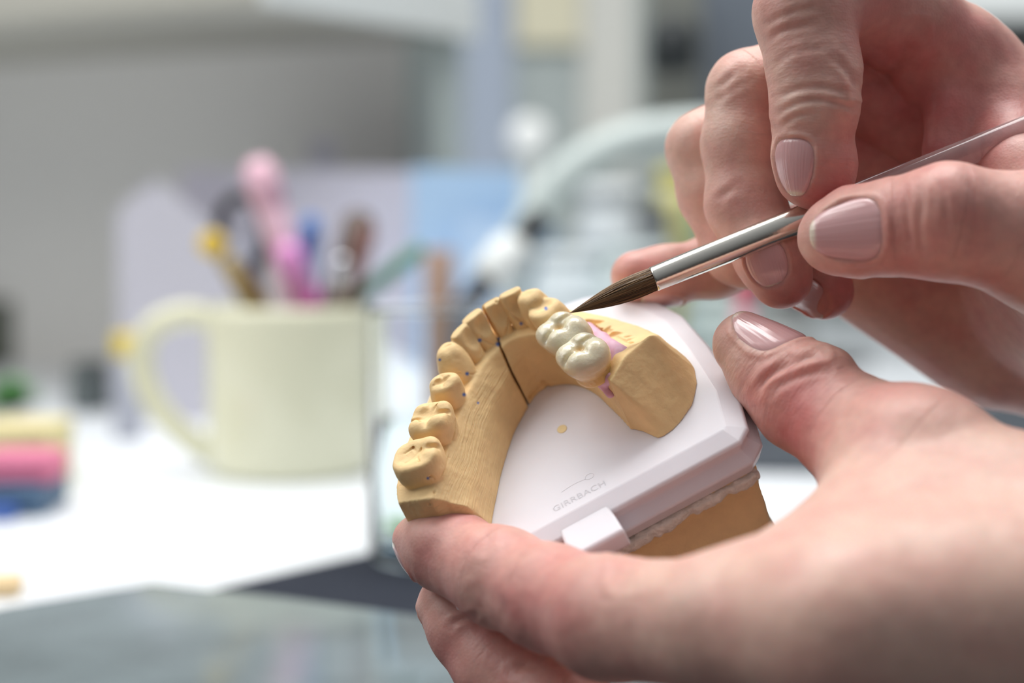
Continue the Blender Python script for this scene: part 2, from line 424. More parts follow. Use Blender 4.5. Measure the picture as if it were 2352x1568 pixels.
MOLF = [('c', (-2.5, 2.3, -1.7), 2.3, .9), ('c', (2.5, 2.3, -1.7), 2.3, .9), ('c', (-2.4, -2.4, -1.6), 2.4, .9), ('c', (2.4, -2.3, -1.7), 2.2, .9),
        ('p', (0, 0, .9), (2.3, 2.2, 1.5), 1.0), ('g', (-3.6, 0, .4), (3.6, .2, .4), .45, .45, .8), ('g', (.3, -.3, .3), (.5, -5.2, -.6), .5, .6, .8),
        ('g', (-.6, .3, .3), (-.9, 5.0, -.4), .4, .6, .8), ('g', (-2.2, 1.4, .3), (-.3, .2, 0), .3, .4, .5), ('g', (2.4, -1.2, .35), (.4, -.2, 0), .3, .4, .5)]
def U(a): return np.array([math.cos(math.radians(a)), math.sin(math.radians(a))])
# left side, back to front (names in the order they stand)
add_tooth(arch, (-27.0, 8.6), top3(951, 1040, 19.8), U(158), (4.6, 5.3, 4.7), (4.6, 5.3, 4.9), k=.35, n=2.7, capk=.7, feats=[('p', (-.1, .7, 1.1), (3.9, 3.3, 1.9), .5), ('c', (2.6, -3.0, -1.3), 1.9, .8), ('c', (-1.2, -3.7, -1.6), 1.8, .8), ('g', (.9, -3, .2), (1.2, -6, -1.2), .5, .7, .5), ('g', (-3, -1.5, -.4), (3, 1.0, -.5), .25, .25, .25), ('g', (-2, 2, -.5), (1.5, -1.5, -.6), .2, .3, .25), ('g', (1, 2.6, -.4), (2.6, .6, -.5), .2, .2, .2)])
MF = [('c', (-2.5, 2.3, -1.5), 2.2, .7), ('c', (2.5, 2.3, -1.5), 2.2, .7), ('c', (-2.4, -2.4, -1.3), 2.3, .7), ('c', (2.4, -2.3, -1.5), 2.1, .7),
        ('p', (0, 0, .8), (2.5, 2.3, 1.5), .6), ('g', (-3.9, -.2, .3), (3.8, .3, .3), .35, .35, .4), ('g', (.3, -.3, .2), (.6, -5.4, -.8), .4, .6, .5),
        ('g', (-.6, .3, .2), (-1.0, 5.2, -.6), .35, .6, .5), ('g', (-2.6, 1.8, .1), (-.3, .2, -.2), .25, .35, .3), ('g', (2.7, -1.5, .15), (.4, -.2, -.2), .25, .35, .3), ('g', (-2.6, -2.0, .2), (-.6, -.4, -.2), .2, .3, .3)]
add_tooth(arch, (-21.5, 18.4), top3(984, 952, 20.4), U(152), (4.5, 5.2, 4.6), (4.5, 5.0, 4.5), k=.35, feats=MF)
add_tooth(arch, (-16.0, 27.2), top3(1017, 873, 21.2), U(147), (3.1, 3.7, 3.1), (3.4, 3.8, 3.2), k=.35, feats=[('c', (0, 1.8, -1.3), 1.8, .6), ('c', (.2, -1.7, -1.5), 1.8, .6), ('p', (0, .1, .4), (1.9, 1.0, 1.1), .4), ('g', (-2, -.6, .1), (1.8, .9, .1), .3, .3, .3), ('g', (-1.4, 1.8, .1), (1.2, -1.0, 0), .25, .25, .3)])
add_tooth(arch, (-11.8, 34.4), top3(1022, 796, 22.2), U(142), (3.3, 3.7, 2.4), (4.0, 3.6, 1.9), k=.25, n=2.3, capk=1.2, feats=[('c', (0, -1.7, -3.2), (1.3, 1.9, 2.6), 1.2), ('g', (-.2, 0, .3), (.8, -1.0, .0), .3, .3, .3)])
add_tooth(arch, (-7.4, 39.0), top3(1052, 757, 22.6), U(126), (2.1, 2.6, 2.7), (3.4, 2.6, 1.05), k=.2, n=2.8, capk=.5, feats=[('p', (0, -4.7, -1.8), (2.6, 3.7, 3.4), .7)])
add_tooth(arch, (-3.3, 41.9), top3(1083, 724, 22.6), U(112), (2.1, 2.5, 2.65), (3.6, 2.7, 1.25), k=.2, n=3.2, capk=.2, feats=[('p', (0, -5.0, -1.8), (2.8, 3.8, 3.2), .6)])
add_tooth(arch, (1.6, 43.3), top3(1127, 694, 22.4), U(98), (1.9, 2.3, 2.3), (3.4, 2.6, 1.05), k=.2, n=2.8, capk=.3, feats=[('p', (0, -4.8, -1.8), (2.3, 3.6, 3.2), .7), ('p', (1.0, -.9, -.1), .4, .15)])
add_tooth(arch, (6.4, 43.0), top3(1170, 670, 23.0), U(86), (2.1, 2.6, 2.6), (3.5, 2.8, 1.2), k=.2, n=2.8, capk=.4, feats=[('p', (0, -4.9, -1.8), (2.3, 3.6, 3.2), .7)])
add_tooth(arch, (10.9, 40.2), top3(1211, 674, 22.2), U(64), (3.0, 3.5, 2.5), (4.0, 3.7, 2.0), k=.25, n=2.3, capk=1.2, feats=[('c', (0, -1.6, -3.0), (1.3, 2.0, 2.6), 1.2)])
add_tooth(arch, (13.4, 33.6), top3(1245, 704, 20.2), U(42), (3.2, 3.7, 3.3), (3.8, 4.0, 3.6), k=.3, n=2.5, capk=.8, feats=[('p', (0, .3, .4), (2.2, 1.8, 1.0), .6)])
# broken ledge outside the crowns
rl = random.Random(11)
for _ in range(15):
    px_, py_ = rl.uniform(1350, 1452), rl.uniform(726, 772); b_ = p2(px_, py_, 10.5); a_ = rl.uniform(-.5, .9)
    Rm = np.array(Matrix.Rotation(a_, 3, 'Z') @ Matrix.Rotation(rl.uniform(-.5, .5), 3, 'X'))
    arch.ell((*b_, 10.4 + rl.uniform(-.3, .6)), (rl.uniform(1.4, 3.0), rl.uniform(.4, .9), rl.uniform(.7, 1.3)), R=Rm, k=.12, mode='s')
for a, b, r in [((1395, 762), (1448, 788), .8), ((1352, 742), (1388, 768), .6)]:
    pa, pb = p2(*a, 10.5), p2(*b, 10.5)
    arch.cone((*pa, 10.9), (*pb, 10.5), r, r, k=.15, mode='s')
# saw cut down the middle and the crack across its foot
def slab(X, Y, Zz):
    d = (X - (-1.35 + (Y - 32.3) * 0.125)); f = np.abs(d + 0 * Zz) - 0.24
    back = Y - np.interp(Zz, [0, 8, 14, 18, 22, 24], [37.0, 37.8, 41.2, 43.8, 44.6, 44.8]).astype(np.float32)
    return np.maximum(f, back).astype(np.float32)
arch.add(slab, (-4, 28, .6), (3, 60, 24), 0.15, mode='s')
def groove(vol, pts, r, k=.25):
    for a, b in zip(pts[:-1], pts[1:]): vol.cone(a, b, r, r, k=k, mode='s')
def surf_pt(px, py):
    """first hit of the camera ray with the plaster surface"""
    r = ray(px, py); o = None
    ts = np.linspace(325, 425, 900)
    P = ts[:, None] * r - mO; Q = np.stack([P @ mL, P @ mA, P @ mN], 1)
    f = arch.sample(Q); k = np.argmax(f < 0); return Q[k]
for line, r in [([(1250, 882), (1232, 897), (1205, 917)], .45), ([(1247, 878), (1256, 886)], .6), ([(1145, 797), (1133, 790), (1103, 778)], .16), ([(1105, 772), (1103, 815)], .16),
                ([(1165, 715), (1168, 735), (1160, 770)], .16), ([(1172, 720), (1205, 745)], .14), ([(997, 1100), (990, 1094), (920, 1115)], .14), ([(1095, 856), (1085, 860), (1050, 855)], .12)]:
    P = [surf_pt(*p) for p in line]
    groove(arch, P, r)
# edge where the gum ledge was trimmed away
groove(arch, [surf_pt(*p) for p in [(1047, 965), (1040, 1010), (1031, 1050), (1016, 1090), (998, 1130), (986, 1158)]], .22, .3)
Zb = (arch.lo[2] + RES * np.arange(nz)).astype(np.float32)[None, None, :]
arch.a = np.maximum(arch.a, -Zb).astype(np.float32)
P, Q = arch.mesh()
# hand-trimmed unevenness
Nn = vnormals(P, Q)
wall = (P[:, 2] < 15)
P = P + Nn * ((0.12 * noise3(P, 5.0, 1) + 0.05 * noise3(P, 1.6, 2))[:, None]) * np.where(P[:, 2] > 0.4, 1, 0)[:, None]
Nn = vnormals(P, Q)
# split by tooth
own = np.full(len(P), -1); best = np.full(len(P), 0.22)
for i, T in enumerate(TEETH):
    f = T.sample(P); inb = np.all((P > T.lo + .3) & (P < T.lo + (np.array(T.n) - 2) * T.res), axis=1)
    m = inb & (f < best) & (P[:, 2] > 14.6); best[m] = f[m]; own[m] = i
fo = own[Q]; fown = np.where((fo >= 0).sum(1) >= 3, fo.max(1), -1)
# die behind the crowns is its own block
fc = P[Q].mean(1)
die = (fown < 0) & (fc[:, 0] > 14) & (fc[:, 1] < 13.2 + (fc[:, 0] - 16) * 0.45)
fown[die] = 99
ci = np.clip(np.rint((P[:, 0] - HLO[0]) / HR).astype(int), 0, Umap.shape[0] - 1); cj = np.clip(np.rint((P[:, 1] - HLO[1]) / HR).astype(int), 0, Umap.shape[1] - 1)
Ub = blur2(Umap, 15, 2); Vb = blur2(Vmap, 13, 2)
flow = np.stack([P[:, 1] * .12, P[:, 2] * 2.6 + 1.2 * noise3(P, 12, 5), P[:, 0] * .12], 1)
vv = Vb[ci, cj]
lines = np.clip((2.05 - vv) / 0.3, 0, 1) * np.clip((14.8 - P[:, 2]) / 1.5, 0, 1) * np.clip((6.6 - Ub[ci, cj]) / 1.0, 0.15, 1)
pix = plate_to_px(P)
blue = np.zeros(len(P))
for (x, y, r) in [(1102, 781, 4), (1144, 790, 5), (1145, 778, 3), (1197, 743, 3.5), (1073, 858, 4), (1066, 906, 4), (983, 1098, 3), (1254, 708, 4), (1010, 826, 3), (1098, 925, 2.5)]:
    blue = np.maximum(blue, np.clip(1.5 - np.hypot(pix[:, 0] - x, (pix[:, 1] - y)) / r, 0, 1) * (Nn[:, 1] < 0.4))
def sub_mesh(name, mask, parent, material):
    q = Q[mask]; u, inv = np.unique(q, return_inverse=True); q2 = inv.reshape(q.shape).astype(np.int32)
    me = mesh_np(name, P[u], q2)
    a = me.attributes.new('flow', 'FLOAT_VECTOR', 'POINT'); a.data.foreach_set('vector', flow[u].ravel())
    c = me.color_attributes.new('marks', 'FLOAT_COLOR', 'POINT')
    c.data.foreach_set('color', np.stack([lines[u], 0 * u, blue[u], 1 + 0 * u], 1).astype(np.float32).ravel())
    if len(me.vertices) == len(u):
        me.normals_split_custom_set_from_vertices([tuple(x) for x in Nn[u]])
    return link(name, me, material, parent)
body = sub_mesh('plaster_arch', fown == -1, dm, M_gyp)
sub_mesh('plaster_block', fown == 99, dm, M_gyp)
for i in range(len(TEETH)): sub_mesh('tooth', fown == i, body, M_gyp)

# ---- pink silicone gum round the crowns
gum = Vol((8, 4, 8), (32, 34, 20), 0.25)
for a, b, ra, rb, h in [((1340, 742), (1375, 775), 1.6, 2.0, 12.3), ((1375, 775), (1420, 810), 2.0, 2.6, 12.3), ((1420, 812), (1405, 845), 2.4, 1.6, 12.8)]:
    pa, pb = p2(*a, h), p2(*b, h); gum.cone((*pa, h - 1.2), (*pb, h - 1.2), ra, rb, k=1.0)
for c, r in [((14.9, 22.5), 3.4)]:
    gum.ell((c[0] + 1.0, c[1], 11.0), (4.6, 5.2, 3.4), k=1.5)
gum.cone((15.4, 16, 9.5), (15.7, 10.5, 8.5), 1.2, .9, k=1.0); gum.cone((15.6, 14, 10.5), (17.4, 10.8, 12.0), 1.6, 1.3, k=1.2)
gp, gq = gum.mesh(); gp = gp + vnormals(gp, gq) * (0.12 * noise3(gp, 2.5, 9))[:, None]
link('silicone_gum', mesh_np('silicone_gum', gp, gq), M_pink, dm)

# ---- white base plate
OUT = [(-33, -9.5), (-30.5, -12.6), (34.6, -11.6), (37.6, -8.6), (40.6, 5), (41.0, 24), (40.2, 39), (37.0, 49.5), (32.6, 57.2), (27.6, 62.6), (23, 65.2), (17, 67), (10, 68), (0, 68), (-9, 66), (-17, 62), (-25, 54), (-30.5, 44), (-33, 30), (-34, 12)]
def offset_poly(poly, d):
    n = len(poly); out = []
    for i in range(n):
        p0, p1, p2_ = (np.array(poly[(i + j) % n], float) for j in (-1, 0, 1))
        e0 = (p1 - p0) / np.linalg.norm(p1 - p0); e1 = (p2_ - p1) / np.linalg.norm(p2_ - p1)
        n0 = np.array([e0[1], -e0[0]]); n1 = np.array([e1[1], -e1[0]]); b = n0 + n1
        out.append(tuple(p1 + b * d / (1 + n0 @ n1)))
    return out
prof = [(0.0, -4.6), (-0.1, -4.2), (-1.5, -0.4), (-2.5, 0.0), (-2.75, -1.3), (-4.5, -1.1), (-6.9, 1.2), (-7.3, 1.2), (-10.6, -0.6), (-10.8, -1.2)]
v = []; f = []; n = len(OUT)
for h, d in prof: v += [(x, y, h) for x, y in offset_poly(OUT, d)]
for j in range(len(prof) - 1):
    for i in range(n): f.append((j * n + i, (j + 1) * n + i, (j + 1) * n + (i + 1) % n, j * n + (i + 1) % n))
f.append(tuple(range(n))); f.append(tuple((len(prof) - 1) * n + i for i in range(n - 1, -1, -1)))
plate = link('base_plate', mesh_np('base_plate', v, f, False), M_plate, dm); bevel(plate, 0.35, 3)
# locking tab over the back edge
tab = [(-7.4, -9.0), (3.8, -9.0), (4.4, -14.5), (4.6, -19.6), (-6.2, -19.8), (-7.6, -15.0)]
tv = [(x * .98, y + .5, -1.0) for x, y in tab] + [(x, y, -1.8) for x, y in tab] + [(x, y, -5.2) for x, y in tab] + [(x * .97, y + 1.8, -7.0) for x, y in tab]
nt_ = 6; tf = [tuple(range(nt_))]
for j in range(3):
    for i in range(nt_): tf.append((j * nt_ + i, (j + 1) * nt_ + i, (j + 1) * nt_ + (i + 1) % nt_, j * nt_ + (i + 1) % nt_))
tf.append(tuple(3 * nt_ + i for i in range(nt_ - 1, -1, -1)))
tm = mesh_np('locking_tab', tv, tf, False); tb = link('locking_tab', tm, M_plate, dm); bevel(tb, .5, 3)
# centre pin showing in the plate
pc = p2(1291, 985, 0)
pm = lathe_mesh('retention_pin', [(1.15, -1.0), (1.15, .03), (1.0, .1), (.3, .02)], 32)
po = link('retention_pin', pm, M_gyp2, dm); po.location = Vector((pc[0], pc[1], 0)) * MM; po.scale = (1, 1.25, 1)
tag(po, 'yellow plaster pin flush in the white plate')
# faint raised lettering moulded in the plate
tc_ = bpy.data.curves.new('raised_lettering', 'FONT'); tc_.body = 'GIRRBACH'; tc_.size = 2.5 * MM; tc_.extrude = 0.02 * MM; tc_.space_character = 1.05
_t = bpy.data.objects.new('tmp', tc_); COL.objects.link(_t); bpy.context.view_layer.update(); tm_ = bpy.data.meshes.new_from_object(_t.evaluated_get(bpy.context.evaluated_depsgraph_get())); bpy.data.objects.remove(_t); bpy.data.curves.remove(tc_)
tm_.materials.clear(); to = link('raised_lettering', tm_, M_plate, dm)
q_ = p2(1272, 1176, 0); to.location = Vector((q_[0], q_[1], 0.006)) * MM
ring = [(1.0 * math.cos(t), .85 * math.sin(t), 0) for t in np.linspace(0, 2 * PI, 33)]; RGR = .035
q_ = p2(1354, 1094, 0); rg = link('raised_emblem', tube_mesh('raised_emblem', ring, RGR, 8), M_plate, dm); rg.location = Vector((q_[0], q_[1], 0.0)) * MM
arcp = [p2(*p_, 0) for p_ in [(1290, 1130), (1318, 1112), (1345, 1100)]]; rg = link('raised_line', tube_mesh('raised_line', [(a_[0], a_[1], 0) for a_ in catmull(arcp, 5)], .035, 6), M_plate, dm)
# ---- plaster mount under the plate
mount = Vol((-32, -16, -40), (40, 62, -9), 0.5)
def mfn(X, Y, Zz):
    t = np.clip((-10 - Zz) / 26, 0, 1)
    y0 = -11.2 + 2.6 * np.sin(np.clip(t * 1.6, 0, 1) * PI) * .9 - 1.0 * t
    d = np.maximum(np.maximum(y0 - Y, Y - 58), np.maximum(X - (36.2 - 4.5 * np.sin(np.clip(t * 1.3, 0, 1) * PI * .5) + 3.5 * t), -29 - X))
    c = (X * .5 - Y * .87 - (27.4 - 2 * t)) ; d = -smin(-d, -c, 2.0)
    c2 = (X * .7 + Y * .7 - 56); d = -smin(-d, -c2, 3.0)
    d = np.maximum(d, np.maximum(Zz + 10.6, -38 - Zz))
    return (d + 0 * X).astype(np.float32)
r = mount.sub(mount.lo, (40, 62, -9)); mount.a[r[0]] = mfn(r[1], r[2], r[3])
mp_, mq = mount.mesh(); mp_ = mp_ + vnormals(mp_, mq) * (0.18 * noise3(mp_, 6, 3))[:, None]
link('plaster_mount', mesh_np('plaster_mount', mp_, mq), M_gyp2, dm)
rim = Vol((-30, -15.5, -17), (38, -6, -9.5), 0.25)
pts = np.linspace(-29, 34.3, 42)
for a, b in zip(pts[:-1], pts[1:]):
    rr = 1.15 + .55 * math.sin(a * .35) ** 2 + random.uniform(-.2, .2) + .5 * (a < 12)
    rim.cone((a, -10.9 + random.uniform(-.12, .12), -11.3 - rr * .35), (b, -10.9, -11.3 - rr * .35), rr, rr, k=.4)
rim.a = np.maximum(rim.a, (rim.lo[2] + rim.res * np.arange(rim.n[2]) + 10.85).astype(np.float32)[None, None, :])
rp, rq = rim.mesh(); rp = rp + vnormals(rp, rq) * (0.28 * noise3(rp, 1.3, 4, 4))[:, None]
link('plaster_seam', mesh_np('plaster_seam', rp, rq), M_rim, dm)

# ------------------------------------------------------------------ ceramic crowns
cer = bpy.data.materials.new('glazed_ceramic'); cer.use_nodes = True
nt = cer.node_tree; b = nt.nodes['Principled BSDF']
at = nt.nodes.new('ShaderNodeAttribute'); at.attribute_name = 'stain'
mx = nt.nodes.new('ShaderNodeMix'); mx.data_type = 'RGBA'; sp = nt.nodes.new('ShaderNodeSeparateColor')
nt.links.new(at.outputs['Color'], sp.inputs[0]); nt.links.new(sp.outputs[0], mx.inputs[0])
mx.inputs[6].default_value = (*s2l((226, 217, 190)), 1); mx.inputs[7].default_value = (*s2l((226, 188, 118)), 1)
nt.links.new(mx.outputs[2], b.inputs['Base Color'])
b.inputs['Subsurface Weight'].default_value = 0.7; b.inputs['Subsurface Radius'].default_value = (1, .8, .5); b.inputs['Subsurface Scale'].default_value = 0.0016
b.inputs['Roughness'].default_value = 0.24; b.inputs['IOR'].default_value = 1.5; b.inputs['Coat Weight'].default_value = 0.35; b.inputs['Coat Roughness'].default_value = 0.05
tc = nt.nodes.new('ShaderNodeTexCoord'); nn = nt.nodes.new('ShaderNodeTexNoise'); nn.inputs['Scale'].default_value = 800
bp = nt.nodes.new('ShaderNodeBump'); bp.inputs['Strength'].default_value = 0.5; bp.inputs['Distance'].default_value = 0.0003
nt.links.new(tc.outputs['Object'], nn.inputs['Vector']); nt.links.new(nn.outputs[0], bp.inputs['Height']); nt.links.new(bp.outputs[0], b.inputs['Normal']); nt.links.new(bp.outputs[0], b.inputs['Coat Normal'])
bridge = empty('dental_bridge', MO, 'glossy ivory ceramic double molar crown seated on the plaster arch under the brush tip', 'dental crown', rot=MR)
CRF = [('c', (-2.4, 2.2, -1.9), 2.2, 1.4), ('c', (2.4, 2.2, -2.0), 2.2, 1.4), ('c', (-2.3, -2.4, -1.9), 2.2, 1.4), ('c', (2.4, -2.3, -2.0), 2.2, 1.4),
       ('p', (.2, .1, .6), (1.6, 1.5, 1.9), .9), ('g', (-3.0, .2, .3), (3.0, 0, .3), .3, .3, .8), ('g', (.2, -1, .1), (.5, -5.9, -1.2), .35, .6, .9), ('g', (-.4, 1, .1), (-.6, 5.4, -.8), .25, .5, .9), ('p', (.2, .1, -.7), .6, .4)]
_OLD = [('c', (-2.5, 2.1, -1.9), 2.5, 1.0), ('c', (2.4, 2.2, -1.9), 2.5, 1.0), ('c', (-2.4, -2.3, -1.8), 2.5, 1.0), ('c', (2.5, -2.2, -1.9), 2.4, 1.0),
       ('p', (0, 0, .9), (2.0, 1.9, 1.7), 1.1), ('g', (-3.9, .2, .5), (3.9, 0, .5), .4, .4, 1.0), ('g', (.2, 0, .2), (.5, -5.6, -.9), .45, .8, 1.1),
       ('g', (-.4, 0, .2), (-.6, 5.4, -.6), .35, .7, 1.0), ('p', (.2, .1, -.4), .6, .5)]
for idx, (px, py, h, bx, by, ang, sx) in enumerate([(1280, 746, 20.2, 14.3, 24.6, 22, 1.06), (1328, 796, 19.8, 15.0, 15.2, 17, 1.05)]):
    V = Vol((4, -2, 8.5), (30, 38, 22.5), 0.17)
    t3 = p3(px, py, h)
    base = (bx - .3, by)
    TEETH_ = len(TEETH)
    add_tooth(V, base, t3, U(ang), (4.2 * sx, 5.6 * sx, 4.3 * sx), (4.1, 5.4, 4.4), n=2.3, capk=1.8, feats=CRF, store=False, lim=9)
    zz = (V.lo[2] + V.res * np.arange(V.n[2])).astype(np.float32)[None, None, :]
    V.a = -smin(-V.a, (zz - 11.6) + 0 * V.a, 1.0)
    p, q = V.mesh(); me = mesh_np('crown', p, q)
    d2 = np.hypot(p[:, 0] - t3[0], p[:, 1] - t3[1])
    st = np.clip((19.0 - p[:, 2]) / 5.5, 0, 1) ** 1.2 + np.clip(1.5 - d2, 0, 1) * .8 * (p[:, 2] > 16)
    c = me.color_attributes.new('stain', 'FLOAT_COLOR', 'POINT'); st = np.clip(st, 0, 1)
    c.data.foreach_set('color', np.stack([st, st, st, 1 + 0 * st], 1).astype(np.float32).ravel())
    link('crown', me, cer, bridge)
# ------------------------------------------------------------------ hands
def skin_mat():
    m = bpy.data.materials.new('skin'); m.use_nodes = True; nt = m.node_tree; b = nt.nodes['Principled BSDF']; L = nt.links.new
    at = nt.nodes.new('ShaderNodeAttribute'); at.attribute_name = 'skin'; sp = nt.nodes.new('ShaderNodeSeparateColor'); L(at.outputs['Color'], sp.inputs[0])
    tc = nt.nodes.new('ShaderNodeTexCoord')
    n1 = nt.nodes.new('ShaderNodeTexNoise'); n1.inputs['Scale'].default_value = 90; n1.inputs['Detail'].default_value = 4; L(tc.outputs['Object'], n1.inputs['Vector'])
    n2 = nt.nodes.new('ShaderNodeTexNoise'); n2.inputs['Scale'].default_value = 420; n2.inputs['Detail'].default_value = 4; L(tc.outputs['Object'], n2.inputs['Vector'])
    ad = nt.nodes.new('ShaderNodeMath'); ad.operation = 'MULTIPLY_ADD'; L(n1.outputs[0], ad.inputs[0]); ad.inputs[1].default_value = 1.1; ad.inputs[2].default_value = -0.55
    ad2 = nt.nodes.new('ShaderNodeMath'); ad2.operation = 'ADD'; ad2.use_clamp = True; L(ad.outputs[0], ad2.inputs[0]); L(sp.outputs[0], ad2.inputs[1])
    mx = nt.nodes.new('ShaderNodeMix'); mx.data_type = 'RGBA'; L(ad2.outputs[0], mx.inputs[0])
    mx.inputs[6].default_value = (*s2l((226, 188, 172)), 1); mx.inputs[7].default_value = (*s2l((208, 130, 126)), 1)
    r = nt.nodes.new('ShaderNodeMapRange'); L(n2.outputs[0], r.inputs[0]); r.inputs[1].default_value = .3; r.inputs[2].default_value = .7; r.inputs[3].default_value = .93; r.inputs[4].default_value = 1.05
    m2 = nt.nodes.new('ShaderNodeMix'); m2.data_type = 'RGBA'; m2.blend_type = 'MULTIPLY'; m2.inputs[0].default_value = 1; L(mx.outputs[2], m2.inputs[6]); L(r.outputs[0], m2.inputs[7])
    L(m2.outputs[2], b.inputs['Base Color'])
    b.inputs['Subsurface Weight'].default_value = 0.55; b.inputs['Subsurface Radius'].default_value = (1, .36, .22); b.inputs['Subsurface Scale'].default_value = 0.0028
    b.inputs['Roughness'].default_value = 0.46; b.inputs['Specular IOR Level'].default_value = 0.45
    # fine skin relief: cells, pores, and folds strengthened over the joints
    v = nt.nodes.new('ShaderNodeTexVoronoi'); v.inputs['Scale'].default_value = 1500; L(tc.outputs['Object'], v.inputs['Vector'])
    fl = nt.nodes.new('ShaderNodeAttribute'); fl.attribute_name = 'grain'
    wn = nt.nodes.new('ShaderNodeTexNoise'); wn.inputs['Scale'].default_value = 1.0; wn.inputs['Detail'].default_value = 5; L(fl.outputs['Vector'], wn.inputs['Vector'])
    b1 = nt.nodes.new('ShaderNodeBump'); b1.inputs['Strength'].default_value = 0.35; b1.inputs['Distance'].default_value = 0.00012; L(v.outputs['Distance'], b1.inputs['Height'])
    mu = nt.nodes.new('ShaderNodeMath'); mu.operation = 'MULTIPLY'; L(wn.outputs[0], mu.inputs[0]); L(sp.outputs[1], mu.inputs[1])
    b2 = nt.nodes.new('ShaderNodeBump'); b2.inputs['Strength'].default_value = 0.6; b2.inputs['Distance'].default_value = 0.0006; L(mu.outputs[0], b2.inputs['Height']); L(b1.outputs[0], b2.inputs['Normal'])
    L(b2.outputs[0], b.inputs['Normal'])
    return m
M_skin = skin_mat()
def nail_mat():
    m = bpy.data.materials.new('fingernail'); m.use_nodes = True; nt = m.node_tree; b = nt.nodes['Principled BSDF']; L = nt.links.new
    at = nt.nodes.new('ShaderNodeAttribute'); at.attribute_name = 'edge'; sp = nt.nodes.new('ShaderNodeSeparateColor'); L(at.outputs['Color'], sp.inputs[0])
    mx = nt.nodes.new('ShaderNodeMix'); mx.data_type = 'RGBA'; L(sp.outputs[0], mx.inputs[0])
    mx.inputs[6].default_value = (*s2l((222, 176, 176)), 1); mx.inputs[7].default_value = (*s2l((240, 226, 208)), 1); L(mx.outputs[2], b.inputs['Base Color'])
    b.inputs['Subsurface Weight'].default_value = .4; b.inputs['Subsurface Scale'].default_value = .0012; b.inputs['Subsurface Radius'].default_value = (1, .5, .4)
    b.inputs['Roughness'].default_value = .22; b.inputs['Coat Weight'].default_value = .7; b.inputs['Coat Roughness'].default_value = .1
    n = nt.nodes.new('ShaderNodeTexNoise'); n.inputs['Scale'].default_value = 1.0; n.inputs['Detail'].default_value = 2
    f = nt.nodes.new('ShaderNodeAttribute'); f.attribute_name = 'ridge'; L(f.outputs['Vector'], n.inputs['Vector'])
    bp = nt.nodes.new('ShaderNodeBump'); bp.inputs['Strength'].default_value = .5; bp.inputs['Distance'].default_value = .00025; L(n.outputs[0], bp.inputs['Height']); L(bp.outputs[0], b.inputs['Normal'])
    L(bp.outputs[0], b.inputs['Coat Normal'])
    return m
M_nail = nail_mat()
def C(px, py, D): return cam_pt(px, py, D)
def chain(vol, pts, k=3.0, flat=None):
    """pts: list of (px,py,D,r mm)"""
    for a, b in zip(pts[:-1], pts[1:]):
        vol.cone(C(*a[:3]), C(*b[:3]), a[3], b[3], k=k, flat=flat)
def unit(v): v = np.asarray(v, float); return v / np.linalg.norm(v)
def march(vol, o, d, r0=0.0, r1=20.0):
    rr = np.arange(r1, r0, -0.1); Pp = o[..., None, :] + d[..., None, :] * rr[:, None]
    f = vol.sample(Pp); k = np.argmax(f < 0, axis=-1); return rr[k]
